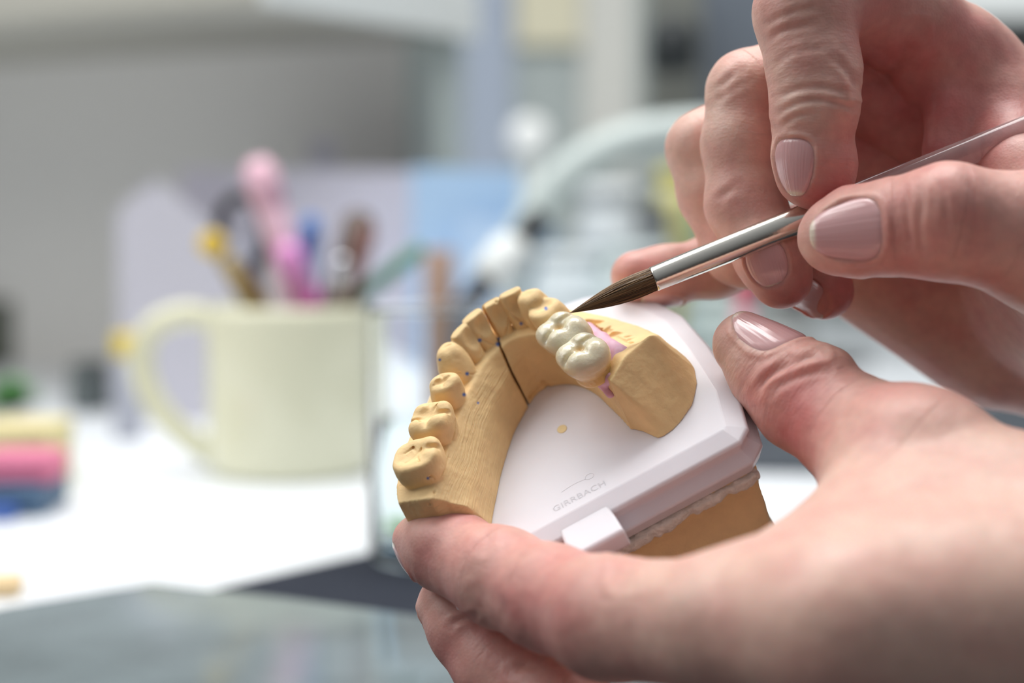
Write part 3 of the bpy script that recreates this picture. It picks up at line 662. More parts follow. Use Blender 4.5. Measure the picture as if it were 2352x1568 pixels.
class Nail:
    def __init__(s, vol, base, tipw, outw, length, width, drop=0.0, lift=0.15, pw=2.6):
        s.t = unit(tipw); o = np.asarray(outw, float); s.n = unit(o - (o @ s.t) * s.t); s.s = np.cross(s.t, s.n)
        s.b = np.asarray(base, float); s.L = length; s.W = width; s.pw = pw
        n = 25
        th = np.linspace(-1, 1, n); ys = np.linspace(-.5, .5, n)
        r0 = float(march(vol, s.b, s.n, 1, 16)); s.r0 = r0
        A, Y = np.meshgrid(th, ys, indexing='ij'); ang = A * (width * .5 / r0)
        d = np.cos(ang)[..., None] * s.n + np.sin(ang)[..., None] * s.s
        o3 = s.b + (Y * length)[..., None] * s.t
        rho = march(vol, o3, d, 1, 16)
        # quadratic fit gives a clean plate
        a = A.ravel(); y = Y.ravel(); M = np.stack([np.ones_like(a), a, y, a * a, y * y, a * y], 1)
        keep = y < (.25 if length > 10.6 else .51)
        s.c, *_ = np.linalg.lstsq(M[keep], rho.ravel()[keep], rcond=None)
        s.c[4] = np.clip(s.c[4], -5, .2)
        s.drop = drop; s.lift = lift
    def rho(s, a, y):
        return s.c[0] + s.c[1] * a + s.c[2] * y + s.c[3] * a * a + s.c[4] * y * y + s.c[5] * a * y
    def local(s, P):
        q = P - s.b; y = q @ s.t / s.L; u = q @ s.n; v = q @ s.s
        ang = np.arctan2(v, u); a = ang / (s.W * .5 / s.r0); r = np.hypot(u, v); return a, y, r
    def out(s, a, y):                     # <1 inside the nail outline
        yy = np.where(y < 0, np.abs(y * 2), np.abs(y * 2)); return (np.abs(a) ** s.pw + yy ** s.pw) ** (1 / s.pw)
    def shape_skin(s, P):
        a, y, r = s.local(P); near = (np.abs(a) < 1.8) & (np.abs(y) < 1.1) & (np.abs(r - s.r0) < 5) & (np.abs(a) * s.W * .5 / s.r0 < 1.5)
        o = s.out(a, y); R = s.rho(np.clip(a, -1, 1), np.clip(y, -.5, .5))
        w = np.clip((1.0 - o) / .10, 0, 1)                       # inside: sink below the plate
        d = np.where(near, -w * .55, 0)
        edge = np.exp(-((o - 1.10) / .09) ** 2) * np.clip((.42 - y) / .15, 0, 1)
        d = d + np.where(near, edge * .38, 0)
        u = (P - s.b); u = u - (u @ s.t)[:, None] * s.t; u = u / (np.linalg.norm(u, axis=1, keepdims=True) + 1e-9)
        return P + u * d[:, None]
    def mesh(s, name, parent):
        m = 20; v = []; e = []; rd = []
        ks = np.linspace(-1, 1, 2 * m + 1)
        for i in ks:
            for j in ks:
                # square to superellipse
                g = max(abs(i), abs(j)); L_ = (abs(i) ** s.pw + abs(j) ** s.pw) ** (1 / s.pw) + 1e-9
                a, y = i * g / L_, j * g / L_ * .5
                o = g
                rr = s.rho(a, y) + s.lift - .42 * max(0, (o - .80) / .2) ** 2 + (.25 * (y - .3) if y > .3 else 0)
                ang = a * (s.W * .5 / s.r0)
                p = s.b + s.t * (y * s.L) + (s.n * math.cos(ang) + s.s * math.sin(ang)) * rr
                v.append(p); e.append(np.clip((y - .40) / .05, 0, 1)); rd.append((a * 9, y * .6, 0))
        n = 2 * m + 1; f = []
        for i in range(n - 1):
            for j in range(n - 1): f.append((i * n + j, i * n + j + 1, (i + 1) * n + j + 1, (i + 1) * n + j))
        # thickness: rim going down and an underside
        ring = [j for j in range(n)] + [i * n + n - 1 for i in range(1, n)] + [(n - 1) * n + j for j in range(n - 2, -1, -1)] + [i * n for i in range(n - 2, 0, -1)]
        base = len(v)
        for r in ring:
            p = v[r]; q = p - s.b; rad = unit(q - (q @ s.t) * s.t); v.append(p - rad * .45 - unit(q @ s.t * s.t + 1e-9) * .05); e.append(e[r]); rd.append(rd[r])
        k = len(ring)
        for i in range(k): f.append((ring[i], base + i, base + (i + 1) % k, ring[(i + 1) % k]))
        v = np.array(v); me = mesh_np(name, v, f)
        bm = bmesh.new(); bm.from_mesh(me); bmesh.ops.recalc_face_normals(bm, faces=bm.faces)
        tot = sum((fc_.normal.dot(Vector(s.n)) for fc_ in bm.faces))
        if tot < 0: bmesh.ops.reverse_faces(bm, faces=bm.faces)
        bm.to_mesh(me); bm.free()
        c = me.color_attributes.new('edge', 'FLOAT_COLOR', 'POINT'); e = np.array(e)
        c.data.foreach_set('color', np.stack([e, e, e, 1 + 0 * e], 1).astype(np.float32).ravel())
        a = me.attributes.new('ridge', 'FLOAT_VECTOR', 'POINT'); a.data.foreach_set('vector', np.array(rd, float).ravel())
        return link(name, me, M_nail, parent)
def cam_px(P):
    D = -P[:, 2]; return np.stack([1176 + P[:, 0] / D * F, 784 - P[:, 1] / D * F], 1), D
def finish_hand(name, vol, nails, creases, red, wrink, label, bones):
    p, q = vol.mesh()
    nn = vnormals(p, q)
    p = p + nn * (0.16 * noise3(p, 9, 7) + .05 * noise3(p, 3, 8))[:, None]
    # folds: (list of px points, depth mm, width mm, Dmin, Dmax)
    px, D = cam_px(p); facing = (nn * (-p / np.linalg.norm(p, axis=1, keepdims=True))).sum(1) > 0.0
    for line, dep, wid, d0, d1 in creases:
        L_ = catmull(np.array(line, float), 6) if len(line) > 2 else np.array(line, float)
        x0, y0 = L_.min(0) - 40; x1, y1 = L_.max(0) + 40
        m = facing & (D > d0) & (D < d1) & (px[:, 0] > x0) & (px[:, 0] < x1) & (px[:, 1] > y0) & (px[:, 1] < y1)
        if not m.any(): continue
        d = polyline_d(px[m], L_) * D[m] / F
        ends = np.minimum(np.linalg.norm(px[m] - L_[0], axis=1), np.linalg.norm(px[m] - L_[-1], axis=1)) * D[m] / F
        fade = np.clip(ends / (3 * wid), 0.15, 1)
        p[m] -= nn[m] * (fade * dep * (np.exp(-(d / wid) ** 2) - .35 * np.exp(-((d - 2.0 * wid) / wid) ** 2)))[:, None]
    for nl in nails: p = nl.shape_skin(p)
    me = mesh_np(name, p, q)
    rr = np.zeros(len(p)); ww = np.zeros(len(p))
    for c, rad, amt in red: rr += amt * np.exp(-(np.linalg.norm(p - C(*c), axis=1) / rad) ** 2)
    for c, rad, amt in wrink: ww += amt * np.exp(-(np.linalg.norm(p - C(*c), axis=1) / rad) ** 2)
    # grain direction: across the nearest bone
    best = np.full(len(p), 1e9); gr = np.zeros((len(p), 3))
    for a, b in bones:
        a = C(*a); b = C(*b); ab = b - a; L_ = np.linalg.norm(ab); u = ab / L_
        t = (p - a) @ u; tc_ = np.clip(t, 0, L_); w = p - a - tc_[:, None] * u; d = np.linalg.norm(w, axis=1); m = d < best
        best[m] = d[m]; x = unit(np.cross(u, [0, 1, .3])); y = np.cross(u, x)
        gr[m] = np.stack([t[m] * 1.5, (w[m] @ x) * .35, (w[m] @ y) * .35], 1)
    c = me.color_attributes.new('skin', 'FLOAT_COLOR', 'POINT')
    c.data.foreach_set('color', np.stack([np.clip(rr, 0, 1), np.clip(.10 + ww, 0, 1), 0 * rr, 1 + 0 * rr], 1).astype(np.float32).ravel())
    a = me.attributes.new('grain', 'FLOAT_VECTOR', 'POINT'); a.data.foreach_set('vector', gr.ravel())
    o = link(name, me, M_skin)
    o.matrix_world = Matrix([[*CR[0], CO[0] * MM], [*CR[1], CO[1] * MM], [*CR[2], CO[2] * MM], [0, 0, 0, 1]])
    tag(o, label, 'hand')
    return o
def bb(pts, pad):
    Q_ = np.array([C(*p_[:3]) for p_ in pts]); return Q_.min(0) - pad, Q_.max(0) + pad

# ---- left hand: thumb on the plate edge, index finger under the open end of the cast
HRES = 0.5
LHT = [(1712, 792, 369, 7.2), (1775, 850, 366, 9.3), (1850, 915, 360, 11.0), (1960, 990, 350, 11.3), (2095, 1075, 336, 13.5)]
LHI = [(962, 1242, 367, 5.8), (1010, 1262, 364, 7.9), (1150, 1325, 350, 9.9), (1260, 1372, 338, 10.3), (1400, 1420, 322, 11.4), (1640, 1436, 301, 11.4), (1930, 1445, 284, 13.0)]
LHM = [(1030, 1388, 371, 6.8), (1075, 1440, 368, 8.4), (1150, 1530, 362, 9.6), (1290, 1640, 350, 10.4), (1420, 1740, 342, 11.0), (1700, 1790, 326, 12.5), (2000, 1760, 312, 15)]
LHR = [(1180, 1640, 385, 7.5), (1260, 1740, 378, 9), (1420, 1850, 362, 10.5), (1750, 1950, 335, 13), (2050, 1950, 318, 15)]
LHP = [(1330, 1830, 395, 6.8), (1420, 1950, 385, 8), (1600, 2050, 365, 9.5), (2100, 2100, 335, 13)]
lo, hi = bb([(880, 690, 372), (880, 2150, 372), (3100, 700, 272), (3100, 2150, 330)], 8)
hi = np.minimum(hi, [200, 200, -266]); lo[2] = -405
LH = Vol(lo, hi, HRES)
def sep(vol, pts, k): 
    V = Vol(vol.lo, vol.lo + (np.array(vol.n) - 1) * vol.res, vol.res); chain(V, pts, k); return V.a
palm = Vol(LH.lo, LH.lo + (np.array(LH.n) - 1) * LH.res, LH.res)
# back of the hand and wrist
palm.cone(C(2095, 1075, 336), C(2420, 1290, 322), 13.5, 17, k=6)
palm.cone(C(1930, 1445, 284), C(2440, 1400, 296), 13.0, 17, k=8)
palm.cone(C(2000, 1760, 312), C(2480, 1650, 318), 16, 20, k=8)
palm.cone(C(2050, 1950, 335), C(2520, 1800, 335), 16, 20, k=8)
palm.cone(C(2420, 1300, 320), C(2480, 1700, 325), 20, 24, k=10)
palm.cone(C(2440, 1440, 312), C(3100, 1560, 318), 22, 27, k=14)
palm.cone(C(2480, 1700, 328), C(3100, 1760, 330), 22, 27, k=14)
# flesh of the web between thumb and index
palm.cone(C(2080, 1110, 334), C(2010, 1400, 296), 11.5, 14.5, k=12)
palm.cone(C(2020, 1210, 328), C(1890, 1390, 302), 9.5, 12.5, k=12)
palm.cone(C(2260, 1220, 322), C(2200, 1440, 298), 16, 18, k=12)
palm.cone(C(1950, 1275, 320), C(1760, 1385, 306), 6.5, 10, k=10)
a = smin(palm.a, sep(LH, LHT, 3), 9)
fi = smin(palm.a, sep(LH, LHI, 3), 9)
fm = smin(palm.a, sep(LH, LHM, 3), 6)
fr = np.minimum(smin(palm.a, sep(LH, LHR, 3), 6), smin(palm.a, sep(LH, LHP, 3), 6))
LH.a = np.minimum(np.minimum(a, smin(fi, fm, .8)), fr); del a, fi, fm, fr
LH.ell(C(1885, 835, 356), (5.5, 3.0, 7), k=5)            # thumb joint
LH.ell(C(2120, 985, 332), (9, 5.5, 9), k=7)              # thumb knuckle
LH.ell(C(1030, 1232, 362), (8.0, 5.0, 7.5), k=4)         # index pad
t_ = C(1712, 792, 369) - C(1850, 915, 360)
nl1 = Nail(LH, C(1734, 806, 368), t_, [.22, .86, .50], 15.5, 15.5, pw=2.7)
nl2 = Nail(LH, C(967, 1245, 366.6), [-.72, .68, .1], [-.68, -.72, -.05], 9.0, 9.5)
nl3 = Nail(LH, C(1030, 1391, 371), [-.35, .9, 0], [-.8, -.25, -.6], 10, 9.5)
creL = [([(1735, 905), (1760, 865), (1800, 842), (1850, 820), (1890, 812)], .75, .8, 330, 380), ([(1770, 905), (1800, 880), (1850, 860), (1900, 848)], .35, .8, 330, 380),
        ([(1745, 880), (1790, 835), (1835, 812)], .25, .6, 330, 380), ([(1800, 805), (1815, 825)], .25, .5, 330, 380), ([(1795, 825), (1830, 810)], .25, .5, 330, 380),
        ([(1092, 1365), (1100, 1395), (1105, 1430)], .28, 1.2, 320, 380), ([(1110, 1350), (1150, 1385), (1165, 1450)], .16, 1.2, 320, 380), ([(1170, 1345), (1215, 1320)], .15, 1.1, 300, 380),
        ([(1150, 1470), (1140, 1430), (1148, 1395)], .18, 1.2, 300, 380),
        ([(1430, 1290), (1425, 1310), (1435, 1330)], .7, 1.8, 280, 345), ([(1032, 1440), (1050, 1425), (1088, 1415)], .45, .7, 340, 390), ([(1175, 1545), (1200, 1528), (1235, 1520)], .5, .9, 320, 390),
        ([(1105, 1210), (1115, 1230), (1110, 1250)], .35, 1.2, 330, 380)]
redL = [((1880, 850, 350), 14, .35), ((2110, 960, 328), 15, .35), ((1720, 960, 350), 16, .45), ((1800, 1080, 345), 16, .55), ((1290, 1400, 325), 15, .55), ((1050, 1220, 358), 14, .35), ((1110, 1520, 355), 40, .6), ((1700, 1500, 290), 40, .2), ((1740, 740, 365), 8, .2)]
wrL = [((1850, 860, 350), 13, .55), ((1690, 900, 360), 10, .5), ((1150, 1400, 340), 16, .35), ((2110, 960, 328), 14, .2)]
bonesL = [(x[:3], y[:3]) for ch in (LHT, LHI, LHM) for x, y in zip(ch[:-1], ch[1:])] + [((2095, 1075, 336), (2420, 1290, 322)), ((1930, 1470, 285), (2440, 1420, 298))]
lh = finish_hand('left_hand', LH, [nl1, nl2, nl3], creL, redL, wrL, 'bare left hand holding the dental cast between thumb and index finger', bonesL)
for x in (nl1, nl2, nl3): x.mesh('fingernail', lh)

# ---- right hand: brush pinched between index finger and thumb, other fingers curled behind
RHT = [(1915, 545, 357, 7.4), (1960, 535, 355, 9.2), (2060, 520, 351, 9.6), (2175, 512, 348, 11.4), (2290, 530, 348, 11.6), (2420, 560, 350, 14)]
RHI = [(1862, 408, 367, 6.6), (1866, 370, 367, 8.2), (1868, 250, 366, 8.7), (1868, 150, 367, 9.6), (1848, 30, 369, 10.6), (1930, -20, 376, 10.6), (2080, 50, 386, 11.6), (2190, 165, 396, 14)]
RHM = [(1795, 640, 378, 6.8), (1775, 590, 379, 8.0), (1712, 470, 384, 8.6), (1703, 330, 386, 8.6), (1718, 210, 388, 9.0), (1900, 150, 396, 10), (2140, 300, 404, 12)]
RHR = [(1895, 668, 388, 6.6), (1860, 630, 390, 7.6), (1700, 570, 396, 8.2), (1640, 440, 400, 8.2), (1615, 340, 402, 8.4), (1750, 260, 406, 9), (2120, 420, 412, 12)]
RHP = [(1462, 635, 408, 6.2), (1530, 632, 408, 6.9), (1640, 612, 410, 7.3), (1790, 560, 413, 8.0), (2000, 500, 418, 9.5), (2150, 520, 420, 12)]
lo, hi = bb([(1380, -140, 372), (1380, 1100, 430), (3050, -140, 372), (3050, 1100, 400)], 6)
lo[2] = -455; hi[2] = -332
RH = Vol(lo, hi, HRES)
palm = Vol(RH.lo, RH.lo + (np.array(RH.n) - 1) * RH.res, RH.res)
palm.cone(C(2190, 165, 396), C(2460, 430, 398), 13.5, 20, k=8)
palm.cone(C(2140, 300, 413), C(2480, 560, 412), 10, 20, k=8)
palm.cone(C(2130, 470, 424), C(2500, 720, 424), 11, 22, k=8)
palm.cone(C(2480, 600, 405), C(3150, 700, 400), 24, 27, k=14)
palm.cone(C(2500, 760, 425), C(3150, 860, 415), 20, 26, k=14)
palm.cone(C(2060, 620, 420), C(2500, 830, 430), 11, 17, k=10)
palm.cone(C(1960, 640, 424), C(2260, 800, 430), 9, 14, k=10)
palm.cone(C(2420, 560, 350), C(2560, 620, 380), 14, 22, k=8)
palm.cone(C(2420, 500, 372), C(2480, 640, 400), 16, 22, k=8)
a = smin(palm.a, sep(RH, RHT, 3), 6)
fi = smin(palm.a, sep(RH, RHI, 3), 6)
fm = smin(palm.a, sep(RH, RHM, 3), 4)
fr = smin(palm.a, sep(RH, RHR, 3), 4); fp = smin(palm.a, sep(RH, RHP, 3), 4)
RH.a = np.minimum(np.minimum(a, smin(fi, fm, .6)), smin(fr, fp, .6)); del a, fi, fm, fr, fp
RH.ell(C(1912, 225, 364), (4.6, 8.5, 7.2), k=4)
RH.ell(C(2180, 470, 344), (8.5, 7, 8), k=5)
RH.ell(C(1905, 395, 367), (5.6, 8.0, 7.0), k=3)
# ridge of the web behind the brush handle
RH.cone(C(2235, 100, 388), C(2175, 250, 384), 4.5, 3.6, k=5); RH.cone(C(2175, 250, 384), C(2165, 350, 382), 3.6, 4.5, k=5)
RH.cone(C(2310, 260, 385), C(2330, 400, 372), 6, 9, k=7)
nr1 = Nail(RH, C(1864, 396, 367), [-.14, -1, 0], [-.66, 0.05, .75], 11.8, 10.2, pw=3.0)
nr2 = Nail(RH, C(1930, 543, 357), [-1, -.05, -.08], [-.02, .04, 1], 14.2, 13.8, pw=2.6)
nr3 = Nail(RH, C(1779, 605, 379), [.28, -1, .05], [-.35, -.1, .93], 11.0, 9.8)
nr4 = Nail(RH, C(1880, 660, 389), [.75, -.62, .1], [-.35, -.6, .70], 11, 10)
nr5 = Nail(RH, C(1520, 637, 408), [-1, .03, 0], [.1, -.95, .25], 10.5, 9.5)
creR = [([(1782, 262), (1830, 238), (1880, 230), (1930, 240), (1965, 250)], .35, .6, 330, 385), ([(1785, 225), (1830, 205), (1890, 200), (1950, 215)], .35, .7, 330, 385), ([(1786, 295), (1830, 268), (1870, 262)], .28, .6, 330, 385),
        ([(1760, 95), (1800, 70), (1870, 55)], .3, .7, 330, 385), ([(1750, 60), (1810, 30), (1880, 15)], .25, .7, 330, 385), ([(1770, 160), (1820, 120), (1900, 110)], .2, .8, 330, 385),
        ([(1915, 130), (1950, 170), (1968, 215)], .4, .8, 330, 390), ([(1800, 325), (1840, 320), (1868, 335)], .25, .5, 330, 385),
        ([(1700, 165), (1670, 185), (1640, 215)], .35, .9, 360, 400), ([(1720, 185), (1680, 205), (1632, 245)], .25, .8, 360, 400), ([(1645, 470), (1665, 445), (1700, 425)], .3, .9, 360, 400),
        ([(2105, 415), (2118, 460), (2112, 520), (2120, 590)], .22, .7, 320, 365), ([(2150, 405), (2170, 450), (2175, 520)], .2, .7, 320, 365), ([(2215, 400), (2240, 460), (2235, 560), (2215, 610)], .3, .9, 320, 365), ([(2080, 430), (2085, 500), (2095, 570)], .18, .6, 320, 365),
        ([(1985, 470), (1950, 458), (1922, 470)], .2, .5, 320, 370),
        ([(1985, 195), (2030, 175), (2070, 130), (2105, 70)], .7, 1.6, 350, 430), ([(2040, 330), (2110, 260), (2150, 180)], .4, 2, 350, 430)]
redR = [((1900, 440, 362), 9, .5), ((2180, 510, 340), 22, .35), ((2060, 600, 345), 20, .3), ((2050, 100, 380), 30, .55), ((2200, 350, 385), 30, .5), ((1480, 620, 402), 14, .5), ((1780, 690, 372), 10, .5), ((1910, 700, 385), 12, .7), ((2100, 800, 420), 60, .5), ((1700, 480, 378), 14, .25), ((1850, 40, 362), 14, .2)]
wrR = [((1880, 250, 358), 13, .45), ((1860, 60, 360), 14, .22), ((2170, 500, 338), 16, .3), ((1905, 420, 362), 9, .25), ((1690, 200, 380), 12, .3)]
bonesR = [(x[:3], y[:3]) for ch in (RHT, RHI, RHM, RHR, RHP) for x, y in zip(ch[:-1], ch[1:])] + [((2190, 165, 396), (2460, 430, 398)), ((2130, 470, 414), (2500, 720, 420))]
rh = finish_hand('right_hand', RH, [nr1, nr2, nr3, nr4, nr5], creR, redR, wrR, 'bare right hand pinching the paintbrush between thumb and index finger', bonesR)
for x in (nr1, nr2, nr3, nr4, nr5): x.mesh('fingernail', rh)

# ------------------------------------------------------------------ paintbrush
M_fer = mat('polished_nickel', (226, 222, 212), rough=0.2, metal=1.0, bump=0.12, bscale=900, bdist=0.0002)
M_hair = mat('sable_hair', (120, 92, 66), rough=0.42)
M_acr = mat('clear_acrylic', (235, 215, 215), rough=0.06, trans=0.75, ior=1.45)
B0 = C(1308, 719, 371.5); B1 = C(2352, 298, 370); bu = unit(B1 - B0)
zax = CR @ bu; xax = unit(np.cross([0, 0, 1], zax)); yax = np.cross(zax, xax); BRm = np.stack([xax, yax, zax], 1)
brush = empty('paintbrush', CR @ B0 + CO, 'fine paintbrush with dark bristles, silver ferrule and clear handle touching the ceramic crown', 'paintbrush', rot=BRm)
bl = lambda px, py, D: float((C(px, py, D) - B0) @ bu)
zf = bl(1503, 646, 371); zg = bl(1835, 508, 370)
fp_ = [(2.45, zf + 1.5), (2.45, zf + .02), (2.62, zf), (2.74, zf + .15), (2.76, zf + .5), (2.72, zf + .7), (2.80, zf + 6), (3.1, zg), (3.18, zg + 3), (3.18, zg + 4)]
link('ferrule', lathe_mesh('ferrule', fp_, 64), M_fer, brush)
link('handle', lathe_mesh('handle', [(2.9, zg + 1), (3.0, zg + 4.2), (3.05, zg + 20), (2.95, zg + 60), (2.4, zg + 110), (1.2, zg + 126), (.2, zg + 127)], 48), M_acr, brush)
# hair: a tapering core and many single hairs drawn to the point
def belly(s): # s: 0 tip .. 1 ferrule
    return 2.55 * float(np.interp(s, [0, .1, .25, .4, .55, .7, .85, 1], [.02, .2, .48, .73, .92, 1.03, 1.05, 1.0]))
core = link('bristles', lathe_mesh('bristles', [(max(.05, belly(s) * .86), zf * s + .3 * (1 - s)) for s in np.linspace(0.02, 1, 24)] + [(2.3, zf + 1)], 40), M_hair, brush)
hv = []; hf = []
for i in range(620):
    a0 = random.uniform(0, 2 * PI); rr = random.uniform(.86, 1.0); s0 = random.uniform(0.0, .22) if i % 3 else random.uniform(.2, .6); w = random.uniform(.035, .08); tw = random.uniform(-.25, .25)
    pts = []
    for s in np.linspace(s0, 1.03, 9):
        r = belly(min(s, 1)) * rr * (1.0 if s > s0 + .05 else .9); a = a0 + tw * (1 - s); pts.append((r * math.cos(a), r * math.sin(a), zf * s))
    P_, T_, N_ = frames(pts); b0 = len(hv)
    for k, p in enumerate(P_):
        ww = w * (0.25 + .75 * min(1, k / 3)); bb_ = T_[k].cross(N_[k])
        for c in range(3):
            an = 2 * PI * c / 3; hv.append(tuple(p + N_[k] * math.cos(an) * ww + bb_ * math.sin(an) * ww))
    for k in range(8):
        for c in range(3): hf.append((b0 + k * 3 + c, b0 + k * 3 + (c + 1) % 3, b0 + (k + 1) * 3 + (c + 1) % 3, b0 + (k + 1) * 3 + c))
hm = mesh_np('hair', hv, hf); ca = hm.color_attributes.new('tone', 'FLOAT_COLOR', 'POINT')
tone = np.repeat(np.random.rand(620), 27); ca.data.foreach_set('color', np.stack([tone, tone, tone, 1 + 0 * tone], 1).astype(np.float32).ravel())
M_h2 = mat('sable_strands', (120, 92, 66), rough=0.35); nt = M_h2.node_tree
at = nt.nodes.new('ShaderNodeAttribute'); at.attribute_name = 'tone'; cp = nt.nodes.new('ShaderNodeValToRGB'); nt.links.new(at.outputs['Color'], cp.inputs[0])
cp.color_ramp.elements[0].color = (*s2l((58, 42, 34)), 1); cp.color_ramp.elements[1].color = (*s2l((176, 140, 98)), 1); nt.links.new(cp.outputs[0], nt.nodes['Principled BSDF'].inputs['Base Color'])
tag(link('hair', hm, M_h2, core), kind='stuff')
# ------------------------------------------------------------------ the workshop behind
def thing(name, o, label, cat, group=None): return tag(o, label, cat, group)
def zb(px, py, y):      # height above the floor of a pixel on the vertical plane y
    return on_y(px, py, y)[2]
def X_(px, y, py=784): return on_y(px, py, y)[0]
M_bench = mat('white_laminate', (232, 236, 240), rough=0.35, noise=.02, nscale=20)
M_wall = mat('painted_wall', (176, 184, 182), rough=.85, noise=.04, nscale=6)
M_floor = mat('grey_vinyl', (92, 94, 98), rough=.6, noise=.06, nscale=9)
M_white = mat('white_enamel', (226, 230, 228), rough=.5)
M_cab = mat('shade_grey_board', (176, 174, 164), rough=.7)
M_cream = mat('cream_glaze', (232, 231, 204), rough=.16, coat=.4)
M_lilac = mat('lilac_card', (222, 219, 232), rough=.75)
M_blue = mat('pale_blue_card', (178, 208, 238), rough=.6)
M_slate = mat('slate_mat', (46, 50, 60), rough=.85, spec=.2, noise=.08, nscale=80)
M_tile = mat('glossy_grey_slab', (122, 134, 138), rough=.09, noise=.25, nscale=18, bump=.04, bscale=120, bdist=.0005)
M_black = mat('black_plastic', (38, 38, 42), rough=.4)
M_steel = mat('brushed_steel', (190, 192, 195), rough=.3, metal=1)
M_mint = mat('pale_mint_enamel', (196, 206, 203), rough=.35)

def struct(o): return tag(o, kind='structure')
struct(link('floor', box_mesh('floor', (-3000, -1500, -20), (3000, 2400, 0)), M_floor))
struct(link('wall_back', box_mesh('wall_back', (-3000, 2300, 0), (3000, 2400, 2600)), M_wall))
wl = link('trim_1', box_mesh('trim_1', (X_(1065, 2290), 2286, 700), (X_(1178, 2290), 2300, 2500)), mat('blue_grey_trim', (172, 182, 198), rough=.7)); struct(wl)
wl = link('trim_2', box_mesh('trim_2', (X_(1335, 2290), 2280, 700), (X_(1455, 2290), 2300, 2500)), mat('pale_trim', (214, 213, 206), rough=.7)); struct(wl)
bench = empty('workbench', (0, 1000, TZ), 'long white laminate workbench carrying the mug and files', 'workbench')
def child_box(name, par, lo, hi, m, bv=1.0):
    c = np.array(par.location) / MM
    o = link(name, box_mesh(name, np.array(lo) - c, np.array(hi) - c), m, par)
    if bv: bevel(o, bv, 2)
    return o
child_box('worktop', bench, (-1200, 462, TZ - 30), (1300, 2270, TZ), M_bench, 2)
for x in (-1150, 1200):
    for y in (480, 2180): child_box('leg', bench, (x, y, 0), (x + 50, y + 50, TZ - 30), M_steel, 1)

# mug of tools
MY = 868.0
mx0, mx1 = X_(478, MY, 900), X_(852, MY, 900); mr = (mx1 - mx0) / 2; mcx = (mx0 + mx1) / 2
mh = zb(660, 700, MY) - TZ
mug = empty('mug', (mcx, MY, TZ), 'cream glazed mug holding pens and tools on the white bench', 'mug')
link('body', lathe_mesh('body', [(mr - 8, 0), (mr - 3, .5), (mr - .6, 3), (mr, 8), (mr, mh - 6), (mr - .3, mh - 1.5), (mr - 1.6, mh), (mr - 3.2, mh - 1.5), (mr - 3.8, mh - 8), (mr - 3.8, 9), (mr - 8, 6)], 96), M_cream, mug)
hp = [(-mr + 2, 0, mh - 7), (-mr - 12, 0, mh - 5), (-mr - 28, 0, mh - 12), (-mr - 34, 0, mh - 28), (-mr - 29, 0, mh - 47), (-mr - 17, 0, mh - 63), (-mr + 3, 0, mh - 78)]
link('handle', tube_mesh('handle', catmull(hp, 8), 5.2, 20, 1.25), M_cream, mug)
def stick(name, x0, z0, x1, z1, r, m, label, cat, y=MY, dy=4, r1=None, group=None, extra=None):
    """a rod standing in the mug from (x0,z0) to (x1,z1) (pixels)"""
    a = on_y(x0, z0, y + dy * .3); b = on_y(x1, z1, y + dy); d = unit(b - a)
    t = (TZ + 12 - a[2]) / d[2]; foot = a + d * t
    foot[0] = np.clip(foot[0], mcx - mr + 8, mcx + mr - 8); foot[1] = np.clip(foot[1], MY - mr + 12, MY + mr - 12)
    pts = [foot, a, b]
    o = empty(name, foot, label, cat, group)
    q = [(np.array(p_) - foot) for p_ in pts]
    w = r if r1 is None else r1
    link('barrel', tube_mesh('barrel', [q[0], q[1], q[1] * .5 + q[2] * .5, q[2] - unit(q[2] - q[1]) * w * .5, q[2]], [r * .7, r, (r + w) / 2, w, w * .45], 20), m, o)
    if extra: extra(o, q)
    return o
def cap_on(col, r, l, name='cap'):
    def f(o, q):
        d = unit(q[2] - q[1]); link(name, tube_mesh(name, [q[2] - d * l, q[2] - d * l * .2, q[2] + d * 1.5], [r, r, r * .6], 20), mat(name + str(len(bpy.data.materials)), col, .35), o)
    return f
stick('pink_marker', 690, 690, 590, 375, 7.5, mat('pink_plastic', (238, 200, 214), .35), 'pale pink marker standing tallest in the cream mug', 'marker', r1=8.5, dy=10, extra=cap_on((238, 192, 208), 9, 24))
stick('highlighter', 700, 690, 655, 560, 7.0, mat('magenta_plastic', (226, 150, 208), .35), 'magenta highlighter leaning in the cream mug before the pink marker', 'marker', dy=-14, extra=lambda o, q: link('grip', tube_mesh('grip', [q[1] * .9, q[1] * 1.02 + np.array([0, 0, 3])], 7.6, 20), mat('deep_magenta', (196, 70, 160), .4), o))
stick('ballpoint_pen', 705, 690, 716, 500, 5.0, mat('blue_plastic', (150, 186, 222), .3), 'light blue ballpoint pen upright in the cream mug', 'pen', dy=0, extra=cap_on((90, 130, 196), 5.4, 18, 'clip_cap'))
stick('dark_brush_handle', 775, 690, 832, 485, 8.0, mat('brown_wood', (112, 98, 90), .5, noise=.2, nscale=60), 'thick dark brown tool handle leaning right in the cream mug', 'tool', dy=6, r1=8.5)
stick('red_brown_file', 800, 690, 850, 520, 4.0, mat('red_brown', (140, 98, 90), .5), 'slim reddish brown handle beside the dark brown tool handle', 'tool', dy=-12)
stick('green_stick', 812, 690, 972, 566, 4.0, mat('green_plastic', (88, 140, 118), .4), 'thin green stick leaning far out of the mug', 'stick', dy=2)
stick('steel_tweezers', 770, 690, 790, 590, 4.5, M_steel, 'shiny steel tweezers low in the cream mug', 'tweezers', dy=-18)
